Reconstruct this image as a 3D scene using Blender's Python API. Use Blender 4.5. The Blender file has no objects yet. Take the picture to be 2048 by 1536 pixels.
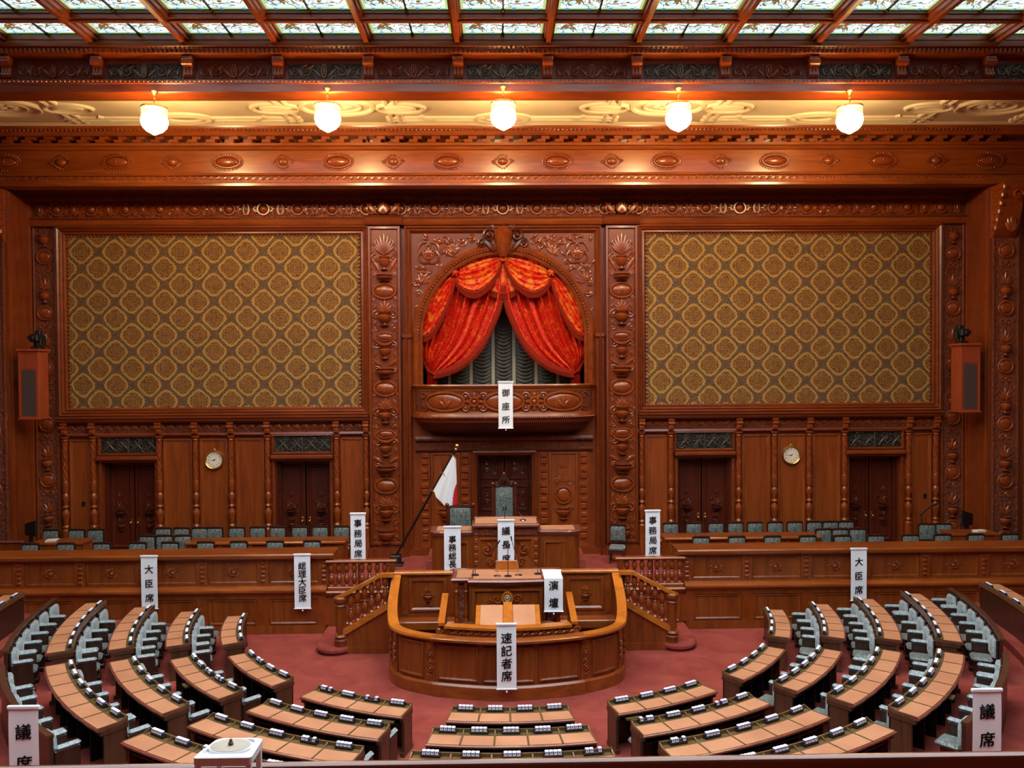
import bpy, bmesh, math, random
from math import sin, cos, pi, radians, sqrt, atan2, hypot
from mathutils import Vector, Matrix
random.seed(7)
sc = bpy.context.scene
COL = sc.collection

# ------------------------------------------------------------------ camera
cam_d = bpy.data.cameras.new('camera'); cam = bpy.data.objects.new('camera', cam_d); COL.objects.link(cam)
cam_d.sensor_width = 36.0; cam_d.lens = 36.0*1600/2048; cam_d.clip_start = .05; cam_d.clip_end = 200
PITCH, YAW, ROLL = .0185, .0168, -.0066
cam.location = (-.163, 0, 6.74)
cam.rotation_euler = (Matrix.Rotation(-YAW, 3, 'Z') @ Matrix.Rotation(pi/2-PITCH, 3, 'X') @ Matrix.Rotation(ROLL, 3, 'Z')).to_euler()
sc.camera = cam
# ------------------------------------------------------------------ light and exposure
SKY_GLOW = 3.75          # unseen ceiling glass, set brighter than the visible panes to light the hall
STAINED_GLOW = .50      # stained border panes of the ceiling
LAMP_GLOW = 50.0        # warm glass globes
world = bpy.data.worlds.new('world'); sc.world = world; world.use_nodes = True
world.node_tree.nodes['Background'].inputs[0].default_value = (.55, .7, 1, 1)
world.node_tree.nodes['Background'].inputs[1].default_value = .0
sc.view_settings.view_transform = 'Standard'; sc.view_settings.look = 'None'
sc.view_settings.exposure = 1.42; sc.view_settings.gamma = 1.0; sc.view_settings.use_curve_mapping = False
try: sc.cycles.use_denoising = True
except Exception: pass

# ------------------------------------------------------------------ main measures
Y0 = 20.37              # centre of the ring of desks
WALL = 24.4             # back wall face
FRONT = 23.15           # face of the wall beside the recess
DAIS = 20.5             # face of the minister benches
DZ = 1.05               # dais floor
HALF = 17.2             # half width of the hall

# ------------------------------------------------------------------ materials
def mat(name, col, rough=.5, metal=0, spec=.5, coat=0):
    m = bpy.data.materials.new(name); m.use_nodes = True
    b = m.node_tree.nodes['Principled BSDF']
    b.inputs['Base Color'].default_value = (*col, 1); b.inputs['Roughness'].default_value = rough
    b.inputs['Metallic'].default_value = metal; b.inputs['Specular IOR Level'].default_value = spec
    b.inputs['Coat Weight'].default_value = coat; b.inputs['Coat Roughness'].default_value = .2
    return m
class NT:
    def __init__(s, m): s.m = m; s.t = m.node_tree; s.b = s.t.nodes.get('Principled BSDF')
    def n(s, typ, **kw):
        x = s.t.nodes.new(typ)
        for k, v in kw.items(): setattr(x, k, v)
        return x
    def l(s, a, b): s.t.links.new(a, b)
    def coord(s, scale=(1, 1, 1), kind='Object', rot=(0, 0, 0), loc=(0, 0, 0)):
        c = s.n('ShaderNodeTexCoord'); mp = s.n('ShaderNodeMapping'); s.l(c.outputs[kind], mp.inputs[0])
        mp.inputs['Scale'].default_value = scale; mp.inputs['Rotation'].default_value = rot; mp.inputs['Location'].default_value = loc
        return mp.outputs[0]
    def noise(s, v, scale, detail=4, rough=.55, dist=0):
        x = s.n('ShaderNodeTexNoise'); s.l(v, x.inputs['Vector']); x.inputs['Scale'].default_value = scale
        x.inputs['Detail'].default_value = detail; x.inputs['Roughness'].default_value = rough; x.inputs['Distortion'].default_value = dist
        return x.outputs['Fac']
    def voro(s, v, scale, feature='SMOOTH_F1'):
        x = s.n('ShaderNodeTexVoronoi', feature=feature); s.l(v, x.inputs['Vector']); x.inputs['Scale'].default_value = scale
        return x.outputs['Distance']
    def ramp(s, f, stops):
        r = s.n('ShaderNodeValToRGB'); s.l(f, r.inputs[0]); e = r.color_ramp.elements
        while len(e) < len(stops): e.new(.5)
        for i, (p, c) in enumerate(stops): e[i].position = p; e[i].color = (*c, 1) if len(c) == 3 else c
        return r.outputs[0]
    def math(s, op, a, b=None, c=None, clamp=False):
        x = s.n('ShaderNodeMath', operation=op); x.use_clamp = clamp
        for i, v in enumerate((a, b, c)):
            if v is None: continue
            if isinstance(v, (int, float)): x.inputs[i].default_value = v
            else: s.l(v, x.inputs[i])
        return x.outputs[0]
    def mix(s, f, a, b):
        x = s.n('ShaderNodeMix', data_type='RGBA')
        if isinstance(f, (int, float)): x.inputs[0].default_value = f
        else: s.l(f, x.inputs[0])
        for i, v in ((6, a), (7, b)):
            if isinstance(v, tuple): x.inputs[i].default_value = (*v, 1)
            else: s.l(v, x.inputs[i])
        return x.outputs[2]
    def bump(s, h, strength, dist):
        x = s.n('ShaderNodeBump'); s.l(h, x.inputs['Height']); x.inputs['Strength'].default_value = strength; x.inputs['Distance'].default_value = dist
        s.l(x.outputs[0], s.b.inputs['Normal'])
    def sep(s, v):
        x = s.n('ShaderNodeSeparateXYZ'); s.l(v, x.inputs[0]); return x.outputs
def wood(name, c1, c2, grain=(9, 9, .8), rough=.36, carve=0, coat=.25, cscale=6):
    m = mat(name, c1, rough, coat=coat); t = NT(m)
    f = t.noise(t.coord(grain), 1.0, 6, .6, 1.2)
    g = t.noise(t.coord((.55, .55, .35)), 1.0, 2)
    f2 = t.math('ADD', t.math('MULTIPLY', f, .75), t.math('MULTIPLY', g, .35))
    t.l(t.ramp(f2, [(.36, c1), (.72, c2)]), t.b.inputs['Base Color'])
    if carve:
        v = t.coord((1, 1, 1))
        h = t.math('ADD', t.voro(v, cscale), t.math('MULTIPLY', t.noise(v, cscale*1.7, 3, .5, 2.5), .8))
        t.bump(h, carve, .06)
    else:
        t.bump(f, .05, .01)
    return m
WC1, WC2 = (.112, .0170, .0027), (.240, .0450, .0063)
M = {}
M['wood'] = wood('mahogany upright grain', WC1, WC2)
M['woodh'] = wood('mahogany level grain', WC1, WC2, (.8, 9, 9))
M['carved'] = wood('carved mahogany', WC1, WC2, carve=.8)
M['carvedfine'] = wood('finely carved mahogany', WC1, WC2, carve=.9, cscale=13)
M['relief'] = wood('relief mahogany', (.15, .0235, .0035), (.30, .059, .008), (4, 4, 4), rough=.3, coat=.4)
M['panel'] = wood('panel mahogany', (.15, .026, .0045), (.31, .069, .0105), (7, 7, .5), rough=.33)
M['doorwood'] = wood('dark door wood', (.050, .0070, .0025), (.100, .0145, .0042), (8, 8, .7))
M['doorcarve'] = wood('dark carved door wood', (.055, .0085, .003), (.115, .0185, .005), (5, 5, 5), rough=.3)
M['honey'] = wood('honey coloured rail wood', (.34, .085, .0075), (.58, .175, .016), (3, 3, 3), rough=.28, coat=.5)
M['bench'] = wood('bench mahogany', (.130, .0225, .0034), (.29, .067, .0090), (6, 6, .6), rough=.32, coat=.22)
M['benchh'] = wood('bench mahogany level grain', (.155, .028, .004), (.335, .080, .0108), (.6, 6, 6), rough=.28, coat=.4)
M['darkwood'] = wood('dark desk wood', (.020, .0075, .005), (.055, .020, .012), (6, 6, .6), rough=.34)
M['deskend'] = wood('brown desk end wood', (.045, .017, .008), (.105, .042, .020), (8, 8, .6), rough=.35)
M['ledge'] = wood('olive brown ledge wood', (.085, .052, .018), (.16, .095, .035), (5, 5, 5), rough=.35)
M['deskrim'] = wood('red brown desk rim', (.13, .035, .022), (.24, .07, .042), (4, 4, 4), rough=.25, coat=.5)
M['black'] = mat('black', (.006, .006, .007), .45)
M['darkmetal'] = mat('dark metal', (.02, .02, .02), .4, .6)
M['chrome'] = mat('chrome', (.75, .78, .8), .2, 1)
M['brass'] = mat('brass', (.62, .40, .13), .3, 1)
M['white'] = mat('white plastic', (.80, .82, .84), .35)
M['paper'] = mat('white cloth', (.90, .91, .92), .75, spec=.2)
M['ink'] = mat('black ink', (.008, .008, .01), .6)
M['navy'] = mat('navy block', (.025, .04, .24), .3)
M['flagred'] = mat('red flag dye', (.62, .01, .03), .7)
M['railwood'] = wood('dark polished rail wood', (.085, .016, .006), (.19, .045, .014), (.8, 8, 8), rough=.25, coat=.2)
M['leather'] = mat('brown leather', (.10, .032, .018), .35)
M['grillecloth'] = mat('brown speaker cloth', (.060, .032, .024), .85)
M['speakerwood'] = wood('bright red brown veneer', (.24, .036, .010), (.36, .062, .016), (6, 6, .6), rough=.4)
M['beige'] = mat('beige plate', (.42, .36, .28), .6)
M['book'] = mat('cream paper', (.75, .66, .5), .7)
def m_pad():
    m = mat('tan writing pad', (.56, .25, .125), .55); t = NT(m)
    t.l(t.ramp(t.noise(t.coord((1, 1, 1)), 1.3, 3), [(.35, (.43, .180, .088)), (.7, (.53, .240, .122))]), t.b.inputs['Base Color']); return m
M['pad'] = m_pad()
def m_chair():
    m = mat('grey green brocade', (.2, .24, .24), .5); t = NT(m); t.b.inputs['Sheen Weight'].default_value = .5
    v = t.coord((1, 1, 1)); f = t.noise(v, 26, 3, .6, 1.5)
    t.l(t.ramp(f, [(.42, (.026, .036, .032)), (.56, (.15, .185, .168)), (.75, (.27, .31, .285))]), t.b.inputs['Base Color']); t.bump(f, .3, .01); return m
M['brocade'] = m_chair()
def m_member():
    m = mat('pale blue grey upholstery', (.3, .36, .38), .45); t = NT(m); t.b.inputs['Sheen Weight'].default_value = .4
    v = t.coord((1, 1, 1)); f = t.noise(v, 22, 3, .6, 1)
    t.l(t.ramp(f, [(.40, (.16, .205, .215)), (.55, (.30, .37, .39)), (.8, (.42, .5, .52))]), t.b.inputs['Base Color']); return m
M['member'] = m_member()
def m_carpet():
    m = mat('red carpet', (.22, .036, .028), .95, spec=.1); t = NT(m)
    v = t.coord((1, 1, 1)); f = t.math('ADD', t.math('MULTIPLY', t.noise(v, 1.1, 5, .6, .6), .8), t.math('MULTIPLY', t.noise(v, 60, 2), .25))
    t.l(t.ramp(f, [(.36, (.20, .033, .025)), (.72, (.335, .072, .054))]), t.b.inputs['Base Color']); t.bump(t.noise(v, 120, 2), .25, .01); return m
M['carpet'] = m_carpet()
def m_plaster():
    m = mat('cream plaster', (.72, .62, .42), .7); t = NT(m)
    t.l(t.ramp(t.noise(t.coord(), .8, 3), [(.3, (.66, .55, .35)), (.7, (.76, .66, .45))]), t.b.inputs['Base Color']); return m
M['plaster'] = m_plaster()
def m_damask():
    m = mat('gold damask wall cloth', (.25, .14, .04), .7, spec=.25); t = NT(m)
    x, y, z = t.sep(t.coord((1/.99, 1, 1/1.005), loc=(.33, 0, .696)))
    p = t.math('ADD', x, z); q = t.math('SUBTRACT', x, z)
    a = t.math('SUBTRACT', t.math('FRACT', p), .5); b = t.math('SUBTRACT', t.math('FRACT', q), .5)
    r = t.math('POWER', t.math('ADD', t.math('POWER', t.math('ABSOLUTE', a), 3.6), t.math('POWER', t.math('ABSOLUTE', b), 3.6)), 1/3.6)
    th = t.math('ARCTAN2', a, b)
    w = t.math('MULTIPLY', t.math('SINE', t.math('MULTIPLY', th, 24)), .012)
    n = t.math('MULTIPLY', t.math('SUBTRACT', t.noise(t.coord((9, 1, 9)), 1, 3, .6), .5), .10)
    r = t.math('ADD', r, t.math('ADD', w, n))
    motif = t.math('MULTIPLY', t.math('SINE', t.math('MULTIPLY', r, 62)), t.math('COSINE', t.math('MULTIPLY', th, 8)))
    fine = t.noise(t.coord((15, 1, 15)), 1, 4, .7, 1.6)
    inner = t.ramp(t.math('ADD', t.math('MULTIPLY', motif, .16), fine), [(.36, (.075, .026, .007)), (.50, (.20, .088, .020)), (.62, (.30, .15, .032)), (.8, (.13, .05, .012))])
    ring = t.mix(fine, (.28, .130, .022), (.50, .30, .075))
    outer = t.ramp(t.math('ADD', fine, t.math('MULTIPLY', r, .2)), [(.40, (.26, .13, .028)), (.52, (.17, .085, .028)), (.62, (.095, .055, .028)), (.8, (.07, .045, .028))])
    f1 = t.ramp(r, [(.355, (0, 0, 0)), (.37, (1, 1, 1))]); f2 = t.ramp(r, [(.425, (0, 0, 0)), (.45, (1, 1, 1))])
    c = t.mix(f2, t.mix(f1, inner, ring), outer)
    t.l(c, t.b.inputs['Base Color']); return m
M['damask'] = m_damask()
def m_red(name, gold):
    m = mat(name, (.6, .02, .01), .42, spec=.35); t = NT(m)
    f = t.noise(t.coord((1, .4, 1)), 4.2 if gold else 8, 4, .6, 1.6)
    lo = .50 if gold else .57
    t.l(t.ramp(f, [(.40, (.50, .010, .004)), (lo, (.68, .022, .008)), (lo+.04, (.64, .15, .012)), (.8, (.70, .24, .018))]), t.b.inputs['Base Color']); return m
M['redcloth'] = m_red('red brocade drape', False)
M['redgold'] = m_red('red and gold brocade', True)
M['fringe'] = mat('dark red fringe', (.24, .016, .006), .8, spec=.1)
M['blind'] = mat('charcoal silk blind', (.075, .062, .046), .5)
M['cream'] = mat('cream ribbon', (.42, .36, .24), .6)
def m_grille():
    m = mat('bronze grille', (.10, .095, .085), .4, .5); t = NT(m)
    f = t.noise(t.coord((1, 1, 1)), 11, 3, .6, 3)
    t.l(t.ramp(f, [(.40, (.008, .007, .006)), (.52, (.03, .028, .024)), (.6, (.13, .12, .10))]), t.b.inputs['Base Color']); return m
M['grille'] = m_grille()
M['irondark'] = mat('dark bronze scroll', (.085, .075, .055), .4, .4)
M['iron'] = mat('pale bronze scroll', (.20, .175, .13), .4, .4)
M['pitshade'] = mat('painted pit shade', (.004, .003, .003), .9)  # near-black colour stands in for the shade inside the pit
def m_glass(name, pattern):
    m = bpy.data.materials.new(name); m.use_nodes = True; t = NT(m); t.t.nodes.remove(t.b)
    e = t.n('ShaderNodeEmission'); e.inputs[1].default_value = STAINED_GLOW if pattern else SKY_GLOW
    out = t.t.nodes['Material Output']; t.l(e.outputs[0], out.inputs[0])
    if not pattern: e.inputs[0].default_value = (.70, .79, .86, 1); return m
    o = t.coord((1, 1, 1)); u, v, _ = t.sep(t.coord((1, 1, 1), 'Generated'))
    cloud = t.noise(o, 1.1, 3); base = t.ramp(cloud, [(.35, (.50, .78, .95)), (.6, (.85, .97, 1.0))])
    n1 = t.math('ABSOLUTE', t.math('SUBTRACT', t.noise(o, 1.9, 3, .55, 1.2), .5)); n2 = t.math('ABSOLUTE', t.math('SUBTRACT', t.noise(o, 6, 2, .5, .6), .5))
    fv = t.math('SUBTRACT', v, .5); amt = t.math('SUBTRACT', .5, t.math('ABSOLUTE', fv))
    vine = t.math('LESS_THAN', n1, t.math('MULTIPLY', amt, .085)); leaf = t.math('LESS_THAN', n2, t.math('MULTIPLY', amt, .05))
    c = t.mix(leaf, base, (.33, .28, .08)); c = t.mix(vine, c, (.20, .10, .025))
    edge = t.math('MINIMUM', v, t.math('SUBTRACT', 1, v))
    eu = t.math('MINIMUM', u, t.math('SUBTRACT', 1, u)); e2 = t.math('MINIMUM', edge, t.math('MULTIPLY', eu, 1.9))
    c = t.mix(t.math('LESS_THAN', e2, .085), c, (.42, .55, .20)); c = t.mix(t.math('LESS_THAN', e2, .028), c, (.02, .12, .11))
    sq = t.math('MULTIPLY', t.math('LESS_THAN', e2, .085), t.math('LESS_THAN', t.math('ABSOLUTE', t.math('SUBTRACT', t.math('FRACT', t.math('MULTIPLY', u, 4)), .5)), .07))
    c = t.mix(sq, c, (.05, .28, .45))
    t.l(c, e.inputs[0]); return m
M['glass'] = m_glass('stained glass', True)
M['glassplain'] = m_glass('boosted unseen ceiling glass', False)
def m_globe():
    m = bpy.data.materials.new('lit glass globe'); m.use_nodes = True; t = NT(m); t.t.nodes.remove(t.b)
    e = t.n('ShaderNodeEmission'); e.inputs[0].default_value = (1, .70, .33, 1); e.inputs[1].default_value = LAMP_GLOW
    t.l(e.outputs[0], t.t.nodes['Material Output'].inputs[0]); return m
M['globe'] = m_globe()
M['amber'] = mat('amber glass collar', (.85, .58, .2), .2)
M['amber'].node_tree.nodes['Principled BSDF'].inputs['Transmission Weight'].default_value = .6

# ------------------------------------------------------------------ mesh builder
class MB:
    def __init__(s): s.v = []; s.f = []; s.mi = []; s.cur = 0
    def m(s, i): s.cur = i; return s
    def add(s, vs, fs):
        o = len(s.v); s.v += [tuple(p) for p in vs]
        for f in fs: s.f.append(tuple(o+i for i in f)); s.mi.append(s.cur)
    def box(s, x0, x1, y0, y1, z0, z1):
        s.add([(x0,y0,z0),(x1,y0,z0),(x1,y1,z0),(x0,y1,z0),(x0,y0,z1),(x1,y0,z1),(x1,y1,z1),(x0,y1,z1)],
              [(0,3,2,1),(4,5,6,7),(0,1,5,4),(1,2,6,5),(2,3,7,6),(3,0,4,7)]); return s
    def bbox(s, x0, x1, y0, y1, z0, z1, b=.01):      # box with bevelled edges
        x, y, z = (x0+x1)/2, (y0+y1)/2, (z0+z1)/2; a, c, e = (x1-x0)/2, (y1-y0)/2, (z1-z0)/2; b = min(b, a*.9, c*.9, e*.9)
        vs = []; idx = {}
        for sx in (-1, 1):
            for sy in (-1, 1):
                for sz in (-1, 1):
                    for k in range(3):
                        p = [a, c, e]; q = [a-b, c-b, e-b]; q[k] = p[k]
                        idx[sx, sy, sz, k] = len(vs); vs.append((x+sx*q[0], y+sy*q[1], z+sz*q[2]))
        I = idx; fs = []
        for sg in (-1, 1):
            fs.append([I[sg,-1,-1,0], I[sg,1,-1,0], I[sg,1,1,0], I[sg,-1,1,0]])
            fs.append([I[-1,sg,-1,1], I[1,sg,-1,1], I[1,sg,1,1], I[-1,sg,1,1]])
            fs.append([I[-1,-1,sg,2], I[1,-1,sg,2], I[1,1,sg,2], I[-1,1,sg,2]])
            for sh in (-1, 1):
                fs.append([I[sg,sh,-1,0], I[sg,sh,1,0], I[sg,sh,1,1], I[sg,sh,-1,1]])
                fs.append([I[sg,-1,sh,0], I[sg,1,sh,0], I[sg,1,sh,2], I[sg,-1,sh,2]])
                fs.append([I[-1,sg,sh,1], I[1,sg,sh,1], I[1,sg,sh,2], I[-1,sg,sh,2]])
                for sk in (-1, 1): fs.append([I[sg,sh,sk,0], I[sg,sh,sk,1], I[sg,sh,sk,2]])
        s.add(vs, fs); return s
    def loft(s, rings, closed=True, caps=True):        # rings of equal length
        n = len(rings[0]); vs = [p for r in rings for p in r]; fs = []
        for i in range(len(rings)-1):
            for j in range(n if closed else n-1):
                k = (j+1) % n; fs.append((i*n+j, i*n+k, (i+1)*n+k, (i+1)*n+j))
        if caps and closed: fs.append(tuple(range(n-1, -1, -1))); fs.append(tuple((len(rings)-1)*n+j for j in range(n)))
        s.add(vs, fs); return s
    def lathe(s, cx, cy, prof, n=14, a0=0, a1=2*pi, M4=None):
        full = abs(a1-a0-2*pi) < 1e-6; k = n if full else n+1
        rings = []
        for r, z in prof:
            ring = [(cx+r*cos(a0+(a1-a0)*i/n), cy+r*sin(a0+(a1-a0)*i/n), z) for i in range(k)]
            if M4: ring = [tuple(M4 @ Vector(p)) for p in ring]
            rings.append(ring)
        s.loft(rings, full, full); return s
    def extrude_x(s, prof, x0, x1):                    # closed profile in (y, z)
        s.loft([[(x0, y, z) for y, z in prof], [(x1, y, z) for y, z in prof]]); return s
    def tube(s, pts, rad, n=6, flat=None):
        P = [Vector(p) for p in pts]; rings = []
        up = Vector((0, 1, 0)) if flat is None else Vector(flat)
        for i, p in enumerate(P):
            t = (P[min(i+1, len(P)-1)]-P[max(i-1, 0)]).normalized()
            if abs(t.dot(up)) > .99: up = Vector((1, 0, .01))
            a = t.cross(up).normalized(); b = a.cross(t).normalized(); r = rad[i] if hasattr(rad, '__len__') else rad
            rings.append([p+a*(r*cos(2*pi*j/n))+b*(r*sin(2*pi*j/n)) for j in range(n)])
        s.loft(rings); return s
    def ball(s, c, r, n=10, k=6):
        rx, ry, rz = (r, r, r) if not hasattr(r, '__len__') else r
        rings = []
        for i in range(1, k):
            a = -pi/2+pi*i/k; rings.append([(c[0]+rx*cos(a)*cos(2*pi*j/n), c[1]+ry*cos(a)*sin(2*pi*j/n), c[2]+rz*sin(a)) for j in range(n)])
        o = len(s.v); s.loft(rings, True, False)
        b = len(s.v); s.v += [(c[0], c[1], c[2]-rz), (c[0], c[1], c[2]+rz)]
        e = o+(k-2)*n
        for j in range(n):
            q = (j+1) % n
            s.f.append((b, o+q, o+j)); s.mi.append(s.cur); s.f.append((b+1, e+j, e+q)); s.mi.append(s.cur)
        return s
    def frame(s, x0, x1, z0, z1, prof, open_=False):    # mitred picture-frame moulding; prof = (inset, y)
        rings = [[(x0+i, y, z0+i), (x1-i, y, z0+i), (x1-i, y, z1-i), (x0+i, y, z1-i)] for i, y in prof]
        s.loft(rings, True, False); return s
    def prism(s, pts, y0, y1):                          # outline in (x, z) given depth along y
        s.loft([[(x, y0, z) for x, z in pts], [(x, y1, z) for x, z in pts]]); return s
    def xform(s, M4, start=0):
        for i in range(start, len(s.v)): s.v[i] = tuple(M4 @ Vector(s.v[i]))
        return s
    def mesh(s, name, mats, angle=35):
        me = bpy.data.meshes.new(name); me.from_pydata(s.v, [], s.f)
        for m_ in (mats if isinstance(mats, (list, tuple)) else [mats]): me.materials.append(M[m_])
        me.polygons.foreach_set('material_index', s.mi)
        bm = bmesh.new(); bm.from_mesh(me); bmesh.ops.recalc_face_normals(bm, faces=bm.faces); bm.to_mesh(me); bm.free()
        me.polygons.foreach_set('use_smooth', [True]*len(me.polygons)); me.set_sharp_from_angle(angle=radians(angle)); me.update()
        return me
    def build(s, name, mats, parent=None, loc=None, angle=35):
        o = bpy.data.objects.new(name, s.mesh(name, mats, angle)); COL.objects.link(o)
        if parent is not None: o.parent = parent
        if loc is not None: o.location = loc
        return o
def tag(o, label, cat, group=None, kind=None):
    if label: o['label'] = label
    if cat: o['category'] = cat
    if group: o['group'] = group
    if kind: o['kind'] = kind
    return o
def struct(o): o['kind'] = 'structure'; return o
def thing(name, label, cat, loc=(0, 0, 0), rz=0, group=None):
    o = bpy.data.objects.new(name, None); COL.objects.link(o); o.location = loc; o.rotation_euler = (0, 0, rz); o.empty_display_size = .1
    return tag(o, label, cat, group)
def dup(root, loc=None, rz=None, label=None, group=None, scale=None):
    r = root.copy(); COL.objects.link(r)
    if loc is not None: r.location = loc
    if rz is not None: r.rotation_euler = (0, 0, rz)
    if label: r['label'] = label
    if group: r['group'] = group
    if scale: r.scale = scale
    for ch in list(root.children):
        c = ch.copy(); COL.objects.link(c); c.parent = r
        for g in list(ch.children):
            d = g.copy(); COL.objects.link(d); d.parent = c
    return r
def copy_part(o, parent, loc, rot=(0, 0, 0), scale=(1, 1, 1)):
    c = o.copy(); COL.objects.link(c); c.parent = parent; c.location = loc; c.rotation_euler = rot; c.scale = scale
    for g in list(o.children):
        d = g.copy(); COL.objects.link(d); d.parent = c
    return c
def text_mesh(body, size, spacing=1.0, extrude=.0015, bold=0.0, ax='CENTER'):
    cu = bpy.data.curves.new('lettering', 'FONT'); cu.body = body; cu.size = size; cu.extrude = extrude; cu.offset = bold
    cu.align_x = ax; cu.align_y = 'CENTER'; cu.space_line = spacing
    ob = bpy.data.objects.new('lettering', cu); COL.objects.link(ob)
    dg = bpy.context.evaluated_depsgraph_get(); dg.update()
    me = bpy.data.meshes.new_from_object(ob.evaluated_get(dg)); bpy.data.objects.remove(ob)
    return me
ORD = ['first', 'second', 'third', 'fourth', 'fifth', 'sixth', 'seventh', 'eighth', 'ninth', 'tenth', 'eleventh', 'twelfth', 'thirteenth', 'fourteenth']

# carving helpers: everything is raised towards -y from the plane y
def spiral(mb, x, z, y, r, turns=1.4, a0=0., hand=1, w=.03):
    n = int(12*turns)+4; pts = []; rad = []
    for i in range(n+1):
        t = i/n; q = r*(1-.85*t); a = a0+hand*turns*2*pi*t
        pts.append((x+q*cos(a), y-.25*w, z+q*sin(a))); rad.append(w*(1-.55*t))
    mb.tube(pts, rad, 5)
    mb.ball((x, y, z), (w*1.3, w*1.2, w*1.3), 6, 4)
def leaf(mb, x, z, y, L, W, ang, h=.04):
    c, s_ = cos(ang), sin(ang); prof = [(0, .12), (.25, .8), (.5, 1), (.78, .62), (1, .03)]
    rows = []
    for t, w in prof:
        lift = h*sin(pi*(.15+.8*t)); rows.append([(x+c*L*t-s_*W*w*k, y-lift*(1-abs(k)*.9)*(.55 if k == 0 else 1)-.002, z+s_*L*t+c*W*w*k) for k in (-1, -.5, 0, .5, 1)])
    mb.loft(rows, False, False)
def fan(mb, x, z, y, L, n=7, spread=2.4, W=.05, h=.05, up=pi/2):
    for i in range(n):
        a = up+(i/(n-1)-.5)*spread; leaf(mb, x, z, y, L*(1-.35*abs(i/(n-1)-.5)*2), W, a, h)
def oval(mb, x, z, y, rx, rz, h=.07, rim=.035):
    mb.ball((x, y, z), (rx-rim, h, rz-rim), 20, 8)
    pts = [(x+rx*cos(2*pi*i/24), y-.02, z+rz*sin(2*pi*i/24)) for i in range(25)]; mb.tube(pts, rim, 6)
def urn(mb, x, z, y, w, h):
    prof = [(.30, 0), (.34, .05), (.12, .12), (.10, .2), (.34, .34), (.48, .55), (.5, .72), (.36, .86), (.46, .93), (.5, 1)]
    mb.lathe(x, y, [(w*r, z+h*t) for r, t in prof], 12, pi, 2*pi)
def swagline(mb, x0, x1, z, y, drop, r):
    pts = []; rr = []
    for i in range(13):
        t = i/12; pts.append((x0+(x1-x0)*t, y-.02, z-drop*4*t*(1-t))); rr.append(r*(.5+2*t*(1-t)))
    mb.tube(pts, rr, 6)
def scroll_unit(mb, x, z, y, w, h, w_=.028):
    for sgn in (-1, 1):
        spiral(mb, x+sgn*w*.26, z, y, h*.36, 1.3, pi/2 if sgn > 0 else pi/2, -sgn, w_)
        leaf(mb, x+sgn*w*.05, z-h*.35, y, w*.2, h*.1, pi/2-sgn*.9, w_*1.3); leaf(mb, x+sgn*w*.42, z+h*.1, y, w*.12, h*.12, pi/2+sgn*.3, w_*1.2)
        leaf(mb, x+sgn*w*.40, z-h*.1, y, w*.12, h*.12, -pi/2+sgn*.2, w_*1.2)
    leaf(mb, x, z-h*.38, y, h*.7, h*.14, pi/2, w_*1.8); mb.ball((x, y, z+h*.36), (h*.09, w_*1.2, h*.09), 8, 5)
# ================================================================== ROOM SHELL
def tier_floor():
    mb = MB(); mb.box(-HALF, HALF, -6, 26, -.2, -.001)
    # low flat floor, then rising ring tiers towards the gallery
    radii = [(7.50, .122), (8.60, .259), (9.70, .425)]
    for k, (r0, z) in enumerate(radii):
        n = 90; a0, a1 = radians(-94), radians(94); z0 = -.01
        inn = [(r0*sin(a0+(a1-a0)*i/n), Y0-r0*cos(a0+(a1-a0)*i/n)) for i in range(n+1)]
        R = 30; out = [(max(-HALF, min(HALF, R*sin(a0+(a1-a0)*i/n))), max(-6, Y0-R*cos(a0+(a1-a0)*i/n))) for i in range(n+1)]
        out = [(x, min(y, 20.44)) for x, y in out]; inn = [(x, min(y, 20.44)) for x, y in inn]
        vs = [(x, y, z) for x, y in inn]+[(x, y, z) for x, y in out]+[(x, y, z0) for x, y in inn]; N = n+1
        fs = [(i, i+1, N+i+1, N+i) for i in range(n)]+[(2*N+i, 2*N+i+1, i+1, i) for i in range(n)]
        mb.add(vs, fs)
    return struct(mb.build('floor', 'carpet'))
floor = tier_floor()
# dais floor
mb = MB(); mb.box(-HALF, HALF, DAIS+.06, WALL+.6, 0, DZ); mb.box(-2.72, 2.72, 19.3, DAIS+.06, .0, DZ)
dais = struct(mb.build('floor_dais', 'carpet'))

# ---- back wall
wb = MB()
for s in (-1, 1):
    for a, b in ((2.77, 5.30), (6.96, 10.58), (12.18, 14.4)): wb.box(*sorted((s*a, s*b)), WALL, WALL+.2, 0, 4.02)
    wb.box(*sorted((s*2.77, s*14.4)), WALL, WALL+.2, 4.02, 12.1)
    wb.box(*sorted((s*.84, s*2.77)), WALL, WALL+.2, 0, 4.2); wb.box(*sorted((s*2.49, s*2.77)), WALL, WALL+.2, 5.2, 7.78)
wb.box(-2.77, 2.77, WALL, WALL+.2, 4.2, 5.2); wb.box(-2.77, 2.77, WALL, WALL+.2, 10.9, 12.1)
arcp = [(2.49*cos(pi*i/40), 7.78+2.49*sin(pi*i/40)) for i in range(41)]
topp = []
for x, z in arcp:
    a = atan2(z-7.78, x); k = min(2.77/max(abs(cos(a)), 1e-6), 3.12/max(sin(a), 1e-6)); topp.append((k*cos(a), 7.78+k*sin(a)))
for i in range(40):
    wb.loft([[(arcp[i][0], y, arcp[i][1]), (arcp[i+1][0], y, arcp[i+1][1]), (topp[i+1][0], y, topp[i+1][1]), (topp[i][0], y, topp[i][1])] for y in (WALL, WALL+.2)])
for s in (-1, 1): wb.box(*sorted((s*2.2, s*2.77)), WALL+.002, WALL+.2, 10.5, 10.95)
wall_back = struct(wb.build('wall_back', 'wood'))
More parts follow.
